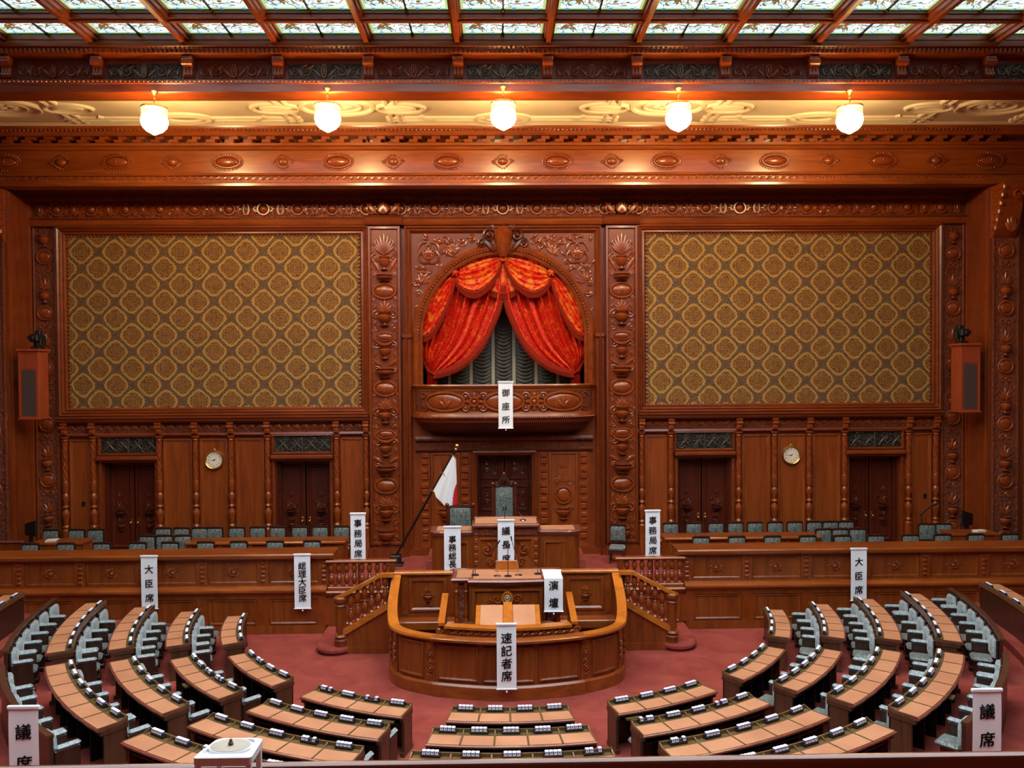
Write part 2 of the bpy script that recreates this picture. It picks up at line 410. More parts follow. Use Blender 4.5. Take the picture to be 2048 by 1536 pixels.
# alcove behind the arch and dark lining behind the doorways
mb = MB(); mb.box(-2.9, 2.9, WALL+1.3, WALL+1.4, 4.9, 10.6); mb.box(-2.9, -2.8, WALL+.2, WALL+1.3, 4.9, 10.6); mb.box(2.8, 2.9, WALL+.2, WALL+1.3, 4.9, 10.6)
mb.box(-2.9, 2.9, WALL+.2, WALL+1.4, 10.6, 10.7); mb.box(-2.9, 2.9, WALL+.2, WALL+1.4, 4.9, 5.2)
mb.box(-HALF, HALF, WALL+.62, WALL+.7, 0, 4.4)
struct(mb.build('wall_alcove', 'doorwood'))
W = WALL
def wpart(name, mb, m, parent=None, angle=35): return mb.build(name, m, parent or wall_back, angle=angle)
# cloth panels with moulded frames
for s in (-1, 1):
    x0, x1 = sorted((s*4.33, s*13.12))
    ox = .683 if s > 0 else 0; cl = MB().box(x0-ox, x1-ox, W-.03, W+.02, 5.60, 10.86); wpart('wall_cloth', cl, 'damask').location.x = ox
    fr = MB(); X0, X1 = sorted((s*4.06, s*13.40))
    fr.frame(X0, X1, 5.38, 11.10, [(0, W), (0, W-.16), (.05, W-.20), (.10, W-.14), (.13, W-.17), (.17, W-.10), (.22, W-.12), (.26, W-.05), (.27, W-.03)])
    f = wpart('cloth_frame', fr, 'woodh')
    bd = MB()
    for i in range(76):
        x = x0+.02+(x1-x0-.04)*i/75
        for z in (5.63, 10.83): bd.ball((x, W-.05, z), .035, 6, 4)
    for i in range(45):
        for x in (x0+.03, x1-.03): bd.ball((x, W-.05, 5.63+5.2*i/44), .035, 6, 4)
    wpart('bead_border', bd, 'relief', f)
# carved band along the top of the wall
bandm = MB(); bandm.extrude_x([(W, 11.32), (W-.10, 11.32), (W-.06, 11.40), (W-.06, 11.86), (W-.12, 11.90), (W-.12, 12.1), (W, 12.1)], -14.15, 14.15)
band = wpart('carved_band', bandm, 'carved')
mb = MB()
for i in range(-13, 14):
    x = i*1.03
    oval(mb, x, 11.61, W-.06, .17, .17, .12, .04)
    for k in (-1, 1): fan(mb, x+k*.18, 11.61, W-.06, .28, 5, 2.2, .045, .08, 0 if k > 0 else pi); oval(mb, x+k*.5, 11.61, W-.06, .08, .17, .09, .03)
    for k in (-1, 1): spiral(mb, x+k*.33, 11.74, W-.06, .09, 1.1, 0, k, .032); spiral(mb, x+k*.33, 11.49, W-.06, .09, 1.1, 0, -k, .032)
wpart('rosette_carving', mb, 'relief', band)
cm = MB(); cm.extrude_x([(W, 11.10), (W-.16, 11.10), (W-.22, 11.15), (W-.24, 11.22), (W-.18, 11.28), (W-.26, 11.32), (W-.1, 11.36), (W, 11.36)], -14.15, 14.15)
wpart('picture_rail', cm, 'benchh')
# lower cornice and frieze, columns, consoles and plain panels on both sides
for s in (-1, 1):
    a, b = sorted((s*4.08, s*13.42))
    cm = MB(); cm.extrude_x([(W, 5.20), (W-.2, 5.20), (W-.26, 5.25), (W-.27, 5.31), (W-.32, 5.34), (W-.32, 5.38), (W, 5.40)], a, b)
    cm.extrude_x([(W, 4.78), (W-.08, 4.78), (W-.12, 4.82), (W-.10, 4.88), (W, 4.90)], a, b); wpart('cornice', cm, 'woodh')
    fz = MB().box(a, b, W-.05, W, 4.88, 5.20); fzo = wpart('carved_frieze', fz, 'carvedfine')
    mb = MB(); x = a+.2
    while x < b-.1:
        leaf(mb, x, 5.0, W-.05, .26, .05, .55, .045); leaf(mb, x+.1, 5.1, W-.05, .24, .045, -.6, .04); spiral(mb, x+.16, 5.03, W-.05, .075, 1, 0, 1, .018); x += .27
    wpart('frieze_carving', mb, 'relief', fzo)
    bs = MB(); bs.box(*sorted((s*4.08, s*5.25)), W-.12, W, DZ, DZ+.24)
    for c, d in ((7.0, 10.54), (12.22, 14.1)): bs.box(*sorted((s*c, s*d)), W-.12, W, DZ, DZ+.24)
    bs.build('skirting', 'woodh', wall_back)
COLX = (4.19, 5.09, 7.17, 8.27, 9.34, 10.43, 12.41, 13.25)
cmesh = MB()
P = [(.11, 1.05), (.11, 1.95), (.07, 2.0), (.10, 2.06), (.06, 2.12), (.075, 2.2), (.105, 2.4), (.11, 2.5), (.06, 2.58), (.06, 2.62), (.10, 2.66), (.055, 2.72), (.06, 2.8), (.10, 2.92), (.09, 3.02), (.06, 3.08), (.085, 3.14), (.085, 3.42), (.075, 3.45)]
cmesh.lathe(0, 0, P, 14)
shaft = MB()
n = 12; rings = []
for i in range(49):
    z = 3.45+1.2*i/48; rings.append([((.072+.012*cos(6*(2*pi*j/24)+z*26))*cos(2*pi*j/24), (.072+.012*cos(6*(2*pi*j/24)+z*26))*sin(2*pi*j/24), z) for j in range(24)])
shaft.loft(rings)
cap = MB().lathe(0, 0, [(.075, 4.64), (.10, 4.67), (.08, 4.70), (.125, 4.76), (.125, 4.79)], 14)
first = None
for s in (-1, 1):
    for x in COLX:
        if first is None:
            first = cmesh.build('column', 'relief', wall_back); shaft.build('column_shaft', 'relief', first, angle=60); cap.build('capital', 'relief', first); first.location = (s*x, W-.09, 0)
            con = MB(); con.bbox(-.10, .10, -.20, 0, 5.12, 5.21, .02); con.bbox(-.085, .085, -.17, 0, 4.86, 5.13, .02)
            con.lathe(0, 0, [(.05, -.09), (.05, .09)], 10, M4=Matrix.Translation((0, -.17, 5.06)) @ Matrix.Rotation(pi/2, 4, 'Y')); fan(con, 0, 4.92, -.17, .13, 5, 1.8, .03, .03)
            firstc = con.build('console', 'relief', wall_back); firstc.location = (s*x, W-.03, 0)
        else: copy_part(first, wall_back, (s*x, W-.09, 0)); copy_part(firstc, wall_back, (s*x, W-.03, 0))
for s in (-1, 1):
    for a, b in ((4.30, 4.98), (7.29, 8.15), (8.39, 9.23), (9.46, 10.32), (12.52, 13.14)):
        x0, x1 = sorted((s*a, s*b)); mb = MB(); mb.box(x0+.07, x1-.07, W-.025, W, 1.47, 4.62)
        mb.frame(x0, x1, 1.4, 4.69, [(0, W), (0, W-.05), (.03, W-.06), (.05, W-.035), (.07, W-.04), (.09, W-.025)])
        wpart('wall_panel', mb, 'panel')
# carved vertical strips at the outer ends, plain reveal of the recess
def carved_strip(mb, x, z0, z1, y, w):
    z = z0; k = 0
    while z < z1-.3:
        if k % 4 == 0: oval(mb, x, z+.2, y, w*.42, .2, .06, .03); z += .5
        elif k % 4 == 1: urn(mb, x, z, y, w*.6, .34); z += .4
        elif k % 4 == 2: fan(mb, x, z, y, .36, 5, 1.8, .05, .05); z += .42
        else: spiral(mb, x-w*.2, z+.15, y, w*.2, 1.2, 0, 1, .025); spiral(mb, x+w*.2, z+.15, y, w*.2, 1.2, pi, -1, .025); z += .36
        k += 1
for s in (-1, 1):
    mb = MB().box(*sorted((s*13.48, s*14.10)), W-.05, W, 1.3, 11.1); o = wpart('carved_strip', mb, 'carvedfine')
    mb = MB(); carved_strip(mb, s*13.79, 1.6, 11.0, W-.05, .5); wpart('strip_carving', mb, 'relief', o)
    mb = MB()
    for x in (13.46, 14.10): mb.tube([(s*x, W-.06, 1.3), (s*x, W-.06, 11.1)], .035, 8)
    wpart('strip_bead', mb, 'woodh')
# pilasters that flank the centre bay
pil = MB(); pil.box(-.475, .475, -.16, 0, DZ, 11.12); pil.box(-.52, .52, -.22, 0, DZ, DZ+.28); pil.frame(-.475, .475, 1.45, 11.05, [(0, -.16), (.0, -.22), (.06, -.23), (.09, -.17)])
pil.extrude_x([(0, 11.1), (-.24, 11.1), (-.30, 11.16), (-.32, 11.26), (-.26, 11.32), (-.34, 11.37), (0, 11.40)], -.56, .56)
car = MB(); med = MB()
for z in (9.12, 6.18, 3.23): oval(med, 0, z, -.16, .34, .225, .10, .04)
for z in (9.12, 6.18, 3.23):
    fan(car, 0, z-.62, -.17, .36, 7, 2.6, .06, .06); urn(car, 0, z-1.05, -.17, .42, .40)
    for k in (-1, 1): spiral(car, k*.25, z-.72, -.17, .13, 1.3, pi/2, -k, .03); spiral(car, k*.27, z-1.12, -.17, .10, 1.2, pi/2, k, .026); spiral(car, k*.24, z-1.62, -.17, .11, 1.2, 0, k, .026)
    if z > 4:
        oval(car, 0, z-1.38, -.16, .26, .12, .05, .025); swagline(car, -.33, .33, z-1.42, -.17, .20, .05)
        urn(car, 0, z-2.05, -.17, .36, .38); fan(car, 0, z-2.0, -.17, .3, 5, 2.6, .05, .05); urn(car, 0, z-2.6, -.17, .56, .26)
        for k in (-1, 1): leaf(car, k*.1, z-2.25, -.17, .36, .06, pi/2-k*1.0, .05); spiral(car, k*.26, z-2.35, -.17, .1, 1.2, 0, -k, .026)
fan(car, 0, 10.2, -.17, .66, 9, 1.7, .07, .07); urn(car, 0, 9.75, -.17, .34, .4); urn(car, 0, 9.40, -.17, .50, .2)
for k in (-1, 1): spiral(car, k*.26, 10.1, -.17, .14, 1.4, pi/2, -k, .03); leaf(car, k*.15, 9.7, -.17, .5, .07, pi/2-k*.5, .05)
urn(car, 0, 1.5, -.17, .5, .4)
for k in (-1, 1):
    for i in range(38):
        z = 1.6+i*.24
        if any(abs(z-zz) < .2 for zz in (9.12, 6.18, 3.23)): continue
        leaf(car, k*.34, z, -.165, .2, .035, pi/2+k*(.5 if i % 2 else -.5), .03)
        if i % 3 == 0: spiral(car, k*.31, z+.1, -.165, .05, 1.2, 0, k, .016)
crest = MB(); fan(crest, 0, 11.42, -.26, .42, 7, 1.6, .07, .09)
for k in (-1, 1): spiral(crest, k*.34, 11.55, -.26, .16, 1.5, pi/2, -k, .04); leaf(crest, k*.2, 11.42, -.26, .45, .08, pi/2-k*.75, .07)
p0 = pil.build('pilaster', 'wood', wall_back); car.build('urn_carving', 'relief', p0); med.build('medallion', 'relief', p0); crest.build('leaf_crest', 'relief', p0); p0.location = (-3.585, W, 0)
copy_part(p0, wall_back, (3.585, W, 0))
# centre bay frame, arch moulding, spandrel carving, keystone
mb = MB(); mb.frame(-2.98, 2.98, 1.0, 11.08, [(0, W), (0, W-.14), (.05, W-.17), (.09, W-.10), (.13, W-.12), (.19, W-.04), (.21, W)]); wpart('bay_frame', mb, 'wood')
mb = MB(); prof = [(2.46, .12), (2.46, -.03), (2.52, -.06), (2.56, -.03), (2.62, -.10), (2.68, -.12), (2.74, -.08), (2.78, 0)]
rings = []
for i in range(61):
    a = pi*i/60; rings.append([(r*cos(a), W+y, 7.78+r*sin(a)) for r, y in prof])
rings = [[(r, W+y, 5.3) for r, y in prof]]+rings+[[(-r, W+y, 5.3) for r, y in prof]]
mb.loft(rings, False, False); arch = wpart('arch_moulding', mb, 'relief')
mb = MB()
for i in range(80):
    a = pi*(i+.5)/80; mb.ball((2.6*cos(a), W-.07, 7.78+2.6*sin(a)), (.035, .03, .035), 6, 4)
wpart('arch_beading', mb, 'relief', arch)
mb = MB()
for s in (-1, 1):
    for q in range(4):
        a = pi/4+q*pi/2; pts = [(s*2.26+.16*cos(a)+.20*cos(a+(t-.5)*3.6), W-.03, 10.28+.16*sin(a)+.20*sin(a+(t-.5)*3.6)) for t in [k/10 for k in range(11)]]; mb.tube(pts, .03, 5)
    oval(mb, s*2.26, 10.28, W, .17, .17, .06, .03)
    for q in range(8): leaf(mb, s*2.26, 10.28, W-.02, .2, .045, q*pi/4, .03)
    fan(mb, s*1.52, 10.22, W, .5, 5, 1.5, .07, .05, pi/2); spiral(mb, s*1.25, 10.62, W, .15, 1.4, 0, s, .03); spiral(mb, s*1.78, 10.66, W, .14, 1.4, 0, -s, .03); spiral(mb, s*.92, 10.66, W, .13, 1.3, 0, -s, .028)
    fan(mb, s*2.5, 9.35, W, .5, 5, 1.5, .06, .05, pi/2+s*.5); spiral(mb, s*2.42, 9.72, W, .15, 1.4, 0, s, .03); spiral(mb, s*2.58, 9.05, W, .12, 1.3, 0, -s, .028); spiral(mb, s*1.95, 9.98, W, .12, 1.2, 0, s, .026); spiral(mb, s*2.62, 8.6, W, .10, 1.3, 0, -s, .025)
rs = random.Random(3)
for s in (-1, 1):
    done = []
    for q in range(420):
        x = rs.uniform(.75, 2.68); z = rs.uniform(8.1, 10.78); d_ = hypot(x, z-7.78)
        if d_ < 2.93 or hypot(x-2.26, z-10.28) < .44 or abs(x) < .7 or any(hypot(x-a_, z-b_) < .13 for a_, b_ in done): continue
        done.append((x, z))
        leaf(mb, s*x, z, W-.01, rs.uniform(.16, .26), .05, rs.uniform(0, 6.28), .07)
        if q % 2: spiral(mb, s*x, z, W-.01, rs.uniform(.06, .10), 1.3, rs.uniform(0, 6), rs.choice((-1, 1)), .036)
wpart('spandrel_carving', mb, 'relief')
mb = MB(); mb.lathe(0, W-.05, [(.10, 10.15), (.20, 10.30), (.25, 10.62), (.31, 10.86), (.25, 10.98), (.13, 11.05), (.05, 11.12)], 16)
key = wpart('keystone', mb, 'relief')
mb = MB()
for k in (-1, 1):
    spiral(mb, k*.42, 10.80, W-.12, .18, 1.5, pi/2, -k, .05); spiral(mb, k*.62, 10.55, W-.10, .14, 1.4, pi/2, -k, .04); leaf(mb, k*.25, 10.3, W-.1, .5, .1, pi/2-k*.7, .1); leaf(mb, k*.2, 10.9, W-.1, .35, .08, pi/2-k*.6, .1); spiral(mb, k*.25, 11.0, W-.12, .1, 1.2, 0, k, .035)
wpart('keystone_scroll', mb, 'doorcarve', key)
mb = MB()
for s in (-1, 1):
    mb.box(*sorted((s*2.82, s*3.06)), W-.10, W, 1.2, 7.7); mb.bbox(*sorted((s*2.78, s*3.08)), W-.16, W, 7.7, 7.82, .02)
    for k in (-1, 0, 1): mb.tube([(s*2.94+k*.075, W-.11, 1.3), (s*2.94+k*.075, W-.11, 7.66)], .03, 6)
wpart('bay_pier', mb, 'woodh')
# wall below the balcony
mb = MB(); mb.extrude_x([(W, 4.58), (W-.14, 4.58), (W-.18, 4.64), (W-.14, 4.72), (W, 4.72)], -2.7, 2.7); mb.extrude_x([(W, 4.26), (W-.08, 4.26), (W-.12, 4.31), (W, 4.34)], -2.7, 2.7); mb.box(-2.7, 2.7, W-.05, W, 4.32, 4.58)
wpart('doorway_frieze', mb, 'carvedfine')
mb = MB(); mb.frame(-.98, .98, .8, 4.26, [(0, W), (0, W-.1), (.05, W-.13), (.09, W-.08), (.14, W-.04), (.14, W+.15)]); wpart('doorway_frame', mb, 'wood')
for s in (-1, 1):
    x0, x1 = sorted((s*1.42, s*2.18)); mb = MB().box(x0, x1, W-.02, W, 1.4, 4.15); mb.frame(x0-.05, x1+.05, 1.35, 4.2, [(0, W), (0, W-.05), (.04, W-.06), (.07, W-.02)]); o = wpart('medallion_panel', mb, 'panel')
    mb = MB(); xc = (x0+x1)/2; oval(mb, xc, 2.88, W-.02, .25, .25, .06, .035); urn(mb, xc, 2.15, W-.02, .4, .35); fan(mb, xc, 3.3, W-.02, .35, 7, 2.4, .05, .04); fan(mb, xc, 3.7, W-.02, .3, 5, 1.6, .05, .04)
    for k in (-1, 1): spiral(mb, xc+k*.2, 3.3, W-.02, .11, 1.3, 0, -k, .024); spiral(mb, xc+k*.2, 2.45, W-.02, .1, 1.3, 0, k, .024); leaf(mb, xc+k*.05, 1.6, W-.02, .4, .06, pi/2-k*.4, .04)
    wpart('panel_carving', mb, 'relief', o)
    mb = MB()
    for xx in (1.2, 2.42):
        mb.box(*sorted((s*(xx-.15), s*(xx+.15))), W-.03, W, 1.3, 4.22)
        for i in range(6): z = 1.55+i*.46; mb.bbox(s*xx-.1, s*xx+.1, W-.08, W, z, z+.17, .02); mb.bbox(s*xx-.1, s*xx+.1, W-.08, W, z+.2, z+.34, .02)
    wpart('studded_strip', mb, 'relief')
    mb = MB().box(*sorted((s*.98, s*3.1)), W-.12, W, DZ, DZ+.24); wpart('skirting', mb, 'woodh')

# ---- doors with bronze grilles above
def leafcarve(mb, xc, y, z0):
    urn(mb, xc, z0, y, .22, .22); fan(mb, xc, z0+.25, y, .24, 5, 2, .035, .03); fan(mb, xc, z0+.62, y, .26, 7, 2.2, .04, .03); urn(mb, xc, z0+.45, y, .3, .16); fan(mb, xc, z0+1.0, y, .22, 5, 1.5, .03, .03)
    for k in (-1, 1): spiral(mb, xc+k*.14, z0+.5, y, .07, 1.2, 0, k, .016); spiral(mb, xc+k*.14, z0+.8, y, .07, 1.2, 0, -k, .016)
k = 0
for x0, x1 in ((-12.18, -10.58), (-6.96, -5.30), (5.30, 6.96), (10.58, 12.18)):
    k += 1; xc = (x0+x1)/2; y = W+.38
    d = bpy.data.objects.new(f'door_{k}', None); COL.objects.link(d); struct(d)
    for s in (-1, 1):
        a, b = sorted((xc+s*.02, xc+s*(x1-x0)/2)); mb = MB().box(a, b, y, y+.08, DZ, 4.02); mb.frame(a+.06, b-.06, DZ+.25, 3.85, [(0, y), (.03, y-.03), (.07, y-.03), (.1, y)]); mb.box(a if s > 0 else b-.07, a+.07 if s > 0 else b, y-.03, y, DZ, 3.95)
        lf = mb.build('door_leaf', 'doorwood', d)
        mb = MB(); leafcarve(mb, (a+b)/2+s*.03, y-.01, 1.85); mb.build('door_carving', 'doorcarve', lf)
        mb = MB(); mb.bbox(xc+s*.11-.045, xc+s*.11+.045, y-.05, y, 1.98, 2.22, .015); mb.ball((xc+s*.11, y-.10, 2.1), .04, 8, 6); mb.tube([(xc+s*.11, y-.05, 2.1), (xc+s*.11, y-.1, 2.1)], .018, 6); mb.build('door_handle', 'brass', lf)
    mb = MB(); mb.box(x0, x0+.05, W+.1, y+.05, DZ, 4.02); mb.box(x1-.05, x1, W+.1, y+.05, DZ, 4.02); mb.box(x0, x1, W+.1, y+.05, 3.96, 4.06); mb.box(x0+.05, x0+.10, W+.2, y, DZ, 4); mb.box(x1-.10, x1-.05, W+.2, y, DZ, 4); mb.build('door_lining', 'doorwood', d)
    mb = MB(); mb.bbox(x0-.11, x1+.11, W-.20, W, 4.06, 4.19, .03); mb.bbox(x0-.06, x1+.06, W-.12, W, 4.0, 4.07, .02)
    for xx in (x0-.08, x1): mb.box(xx, xx+.08, W-.06, W, DZ, 4.02)
    mb.frame(x0-.1, x1+.1, 4.2, 4.82, [(0, W), (0, W-.09), (.04, W-.11), (.07, W-.05), (.08, W-.02)]); mb.build('door_frame', 'woodh', d)
    mb = MB().box(x0-.03, x1+.03, W-.025, W, 4.27, 4.75); g = mb.build('transom_grille', 'grille', d)
    mb = MB()
    for i in range(8): xx = x0+.1+i*(x1-x0-.2)/7; spiral(mb, xx, 4.40+.22*(i % 2), W-.04, .12, 1.5, i, 1 if i % 2 else -1, .016)
    for i in range(4): xx = x0+.06+i*.42; leaf(mb, xx, 4.32, W-.04, .45, .03, .85, .03); leaf(mb, xx+.36, 4.32, W-.04, .45, .03, pi-.85, .03)
    mb.tube([(xc, W-.05, 4.28), (xc, W-.05, 4.74)], .025, 6); mb.build('grille_scroll', 'irondark', g)
d = bpy.data.objects.new('door_5', None); COL.objects.link(d); struct(d); y = W+.42
for s in (-1, 1):
    a, b = sorted((s*.02, s*.84)); mb = MB().box(a, b, y, y+.08, DZ, 4.2)
    for i in range(3): z = 1.35+i*.98; mb.frame(a+.1, b-.1, z, z+.82, [(0, y), (.02, y-.04), (.06, y-.04), (.09, y)])
    mb.box(*sorted((s*.02, s*.09)), y-.04, y, DZ, 4.2); lf = mb.build('door_leaf', 'doorwood', d)
    mb = MB()
    for i in range(3):
        z = 1.76+i*.98
        for q in range(4): spiral(mb, (a+b)/2+(.12 if q % 2 else -.12), z+(.14 if q > 1 else -.14), y-.01, .1, 1.3, q, 1 if q in (0, 3) else -1, .02)
    mb.build('door_carving', 'doorcarve', lf)
mb = MB()
for s in (-1, 1): mb.box(*sorted((s*.80, s*.86)), W+.1, y+.05, DZ, 4.2)
mb.box(-.86, .86, W+.1, y+.05, 4.14, 4.2); mb.build('door_lining', 'doorwood', d)

# ---- walls either side of the recess
F = FRONT
for side, s in (('left_front', -1), ('right_front', 1)):
    mb = MB(); mb.box(*sorted((s*14.15, s*HALF)), F, WALL+.6, 0, 13.7); w = struct(mb.build('wall_'+side, 'wood'))
    mb = MB(); mb.box(*sorted((s*14.3, s*14.95)), F-.06, F, 1.3, 11.5)
    for x in (14.26, 14.98, 15.2, 16.1): mb.tube([(s*x, F-.05, 1.2), (s*x, F-.05, 11.6)], .045, 8)
    mb.box(*sorted((s*15.25, s*16.05)), F-.04, F, 1.3, 11.5); mb.build('carved_pilaster', 'carvedfine', w)
    mb = MB(); carved_strip(mb, s*14.62, 1.5, 10.4, F-.06, .5); carved_strip(mb, s*15.65, 1.5, 11.2, F-.04, .6); mb.build('pilaster_carving', 'relief', w)
    mb = MB(); pr = [(0, 11.95), (-.62, 11.95), (-.64, 11.8), (-.5, 11.55), (-.42, 11.2), (-.3, 10.8), (-.12, 10.5), (0, 10.42)]
    mb.loft([[(s*x, F+yy, z) for yy, z in pr] for x in (14.2, 14.85)])
    for i in range(6): mb.bbox(*sorted((s*14.17, s*14.30)), F-.66+i*.08, F-.2+i*.03, 11.75-i*.22, 11.9-i*.22, .03)
    fan(mb, s*14.6, 10.6, F-.35, .5, 5, 1.2, .08, .08); spiral(mb, s*14.6, 11.6, F-.62, .16, 1.4, 0, s, .05); mb.build('console', 'relief', w)
    mb = MB(); mb.box(*sorted((s*14.12, s*14.15)), F+.1, F+.13, 1.2, 11.9); mb.box(*sorted((s*14.12, s*14.15)), WALL-.2, WALL-.16, 1.2, 11.9); mb.build('reveal_bead', 'relief', w)
for nm, s in (('wall_left', -1), ('wall_right', 1)):
    mb = MB(); mb.box(*sorted((s*HALF, s*(HALF+.2))), -6, FRONT, -.2, 15.4)
    for i in range(8):
        a = -5+i*3.5; mb.box(*sorted((s*HALF, s*(HALF-.08))), a, a+.5, 0, 13.7)
    struct(mb.build(nm, 'wood'))
mb = MB(); mb.box(-HALF, HALF, -6.2, -6, -.2, 15.4); struct(mb.build('wall_rear', 'wood'))

# ---- entablature above the recess
mb = MB()
prof = [(F+.2, 12.03), (F-.10, 12.03), (F-.16, 12.06), (F-.16, 12.13), (F-.10, 12.16), (F-.07, 12.34), (F-.13, 12.36), (F-.15, 12.41), (F-.04, 12.45), (F-.04, 13.08), (F-.10, 13.10), (F-.14, 13.17), (F-.20, 13.19), (F-.20, 13.26), (F+.08, 13.27), (F+.08, 13.42), (F-.30, 13.44), (F-.36, 13.50), (F-.40, 13.60), (F-.44, 13.66), (F-.44, 13.76), (F+.2, 13.76)]
mb.extrude_x(prof, -HALF, HALF); ent = struct(mb.build('trim_1', 'benchh'))
mb = MB().box(-14.15, 14.15, F+.19, WALL+.3, 12.03, 12.15); mb.build('recess_soffit', 'doorwood', ent)
mb = MB(); x = -14.1
while x < 14.2: mb.box(x, x+.24, F-.26, F+.1, 13.26, 13.345); mb.box(x+.12, x+.36, F-.26, F+.1, 13.345, 13.43); x += .52
mb.build('fret_dentils', 'relief', ent)
mb = MB(); x = -14.1
while x < 14.1: leaf(mb, x, 12.25, F-.085, .2, .035, .5, .03); spiral(mb, x+.13, 12.25, F-.085, .06, 1, 0, 1, .014); x += .21
mb.build('leaf_moulding', 'relief', ent)
mb = MB()
for i in range(240): mb.ball((-14.1+28.2*i/239, F-.42, 13.56), (.04, .04, .04), 5, 4)
mb.build('bead_moulding', 'relief', ent)
ov = MB(); oval(ov, 0, 0, 0, .36, .17, .09, .03)
for i in range(34):
    a = 2*pi*i/34; leaf(ov, .39*cos(a), .195*sin(a), -.01, .075, .03, a+.5, .03)
leaf(ov, 0, -.05, -.08, .14, .03, pi/2, .03)
dm = MB(); dm.ball((0, 0, 0), (.15, .09, .11), 12, 6)
for i in range(22):
    a = 2*pi*i/22; q = 1/(abs(cos(a))+abs(sin(a))); leaf(dm, .24*q*cos(a), .18*q*sin(a), -.01, .075, .03, a+.4, .03)
for k in (-1, 1): spiral(dm, k*.27, 0, -.02, .06, 1.2, 0, k, .016)
ovm = dmm = None
for i in range(-9, 10):
    x = i*1.572; loc = (x, F-.045, 12.76)
    if i % 2: 
        if ovm is None: ovm = ov.build('oval_boss', 'relief', ent, loc)
        else: copy_part(ovm, ent, loc)
    else:
        if dmm is None: dmm = dm.build('diamond_boss', 'relief', ent, loc)
        else: copy_part(dmm, ent, loc)

# ---- plaster ceiling between the entablature and the lamp beam
BY = 20.0
mb = MB().box(-HALF, HALF, BY+.4, FRONT+.4, 13.74, 13.95); pc = struct(mb.build('ceiling_plaster', 'plaster'))
zc = 13.74
def cbar(mb, pts, w=.07, h=.06):
    mb.tube(pts, w, 8, flat=(0, 0, 1))
mb = MB()
for yy in (22.35, 22.12): 
    for a in range(-2, 3):
        c = a*8.72
        for x0, x1 in ((c-3.2, c-.45), (c+.45, c+3.2)): cbar(mb, [(x0, yy, zc), (x1, yy, zc)])
mb.extrude_x([(BY+.45, zc), (BY+.45, zc-.10), (BY+.6, zc-.06), (BY+.7, zc)], -HALF, HALF)
mb.extrude_x([(FRONT-.35, zc), (FRONT-.35, zc-.08), (FRONT-.5, zc-.04), (FRONT-.55, zc)], -HALF, HALF)
for c in (-13.08, -4.36, 4.36, 13.08):
    for rx, ry, w in ((.95, .62, .08), (.62, .40, .05)): cbar(mb, [(c+rx*cos(2*pi*i/28), 21.25+ry*sin(2*pi*i/28), zc) for i in range(29)], w)
    for k in (-1, 1):
        for rx, ry, w in ((.62, .36, .07), (.36, .10, .07)): cbar(mb, [(c+k*1.65+rx*cos(2*pi*i/24), 21.35+ry*sin(2*pi*i/24), zc) for i in range(25)], w)
        cbar(mb, [(c+k*1.3, 22.55, zc), (c+k*1.3, 21.7, zc)]); cbar(mb, [(c+k*1.55, 22.55, zc), (c+k*1.55, 21.7, zc)]); cbar(mb, [(c+k*1.3, 21.0, zc), (c+k*1.3, 20.5, zc)]); cbar(mb, [(c+k*1.55, 21.0, zc), (c+k*1.55, 20.5, zc)])
        cbar(mb, [(c+k*2.4, 22.3, zc), (c+k*2.1, 22.0, zc)])
for c in (-8.7, 0, 8.7):
    for rx, ry in ((.75, .42), (.5, .25)): cbar(mb, [(c+rx*cos(2*pi*i/24), 22.2+ry*sin(2*pi*i/24), zc) for i in range(25)])
mb.build('plaster_moulding', 'plaster', pc)
mb = MB()
for c in (-13.08, -4.36, 4.36, 13.08):
    for i in range(9): a = i*.7; mb.ball((c+.3*cos(a), 21.25+.19*sin(a), zc), (.12, .09, .05), 8, 5)
    mb.ball((c, 21.25, zc), (.14, .12, .07), 8, 5)
mb.build('plaster_rosette', 'plaster', pc)

# ---- lamp beam with brackets and pierced grilles
mb = MB()
prof = [(BY+.5, 13.66), (BY+.0, 13.66), (BY-.06, 13.70), (BY-.06, 13.88), (BY-.10, 13.90), (BY-.10, 13.98), (BY-.03, 14.02), (BY+.10, 14.05), (BY+.10, 14.55), (BY-.12, 14.57), (BY-.18, 14.60), (BY-.18, 14.70), (BY-.26, 14.74), (BY-.26, 14.83), (BY-.12, 14.86), (BY-.02, 14.98), (BY+.05, 15.06), (BY+.5, 15.06)]
mb.extrude_x(prof, -HALF, HALF); bm_ = struct(mb.build('trim_2', 'woodh'))
mb = MB()
for i in range(300): x = -16.8+33.6*i/299; mb.box(x, x+.06, BY-.24, BY-.19, 14.60, 14.69); mb.ball((x, BY-.10, 13.94), (.03, .03, .03), 5, 4)
mb.build('dentil_row', 'relief', bm_)
br = MB(); br.bbox(-.135, .135, -.26, 0, 14.44, 14.56, .03); br.lathe(0, 0, [(.09, -.13), (.09, .13)], 12, M4=Matrix.Translation((0, -.17, 14.42)) @ Matrix.Rotation(pi/2, 4, 'Y'))
br.loft([[(x, y, z) for y, z in ((0, 14.04), (-.10, 14.04), (-.16, 14.12), (-.12, 14.25), (-.2, 14.42), (0, 14.45))] for x in (-.12, .12)])
for q in range(3): leaf(br, -.08+.08*q, 14.06, -.13, .3, .04, pi/2, .05)
bro = None
gr = MB().box(-.90, .90, .07, .10, 14.06, 14.42); gs = MB()
for k in (-1, 1):
    spiral(gs, k*.42, 14.24, .06, .15, 1.5, pi/2, -k, .022); spiral(gs, k*.74, 14.22, .06, .10, 1.3, pi/2, k, .018); leaf(gs, k*.08, 14.1, .06, .3, .04, pi/2-k*.8, .03); leaf(gs, k*.55, 14.1, .06, .24, .04, pi/2-k*.4, .03); leaf(gs, k*.8, 14.12, .06, .2, .03, pi/2-k*.3, .03); leaf(gs, k*.25, 14.38, .06, .2, .03, -.6 if k > 0 else pi+.6, .03)
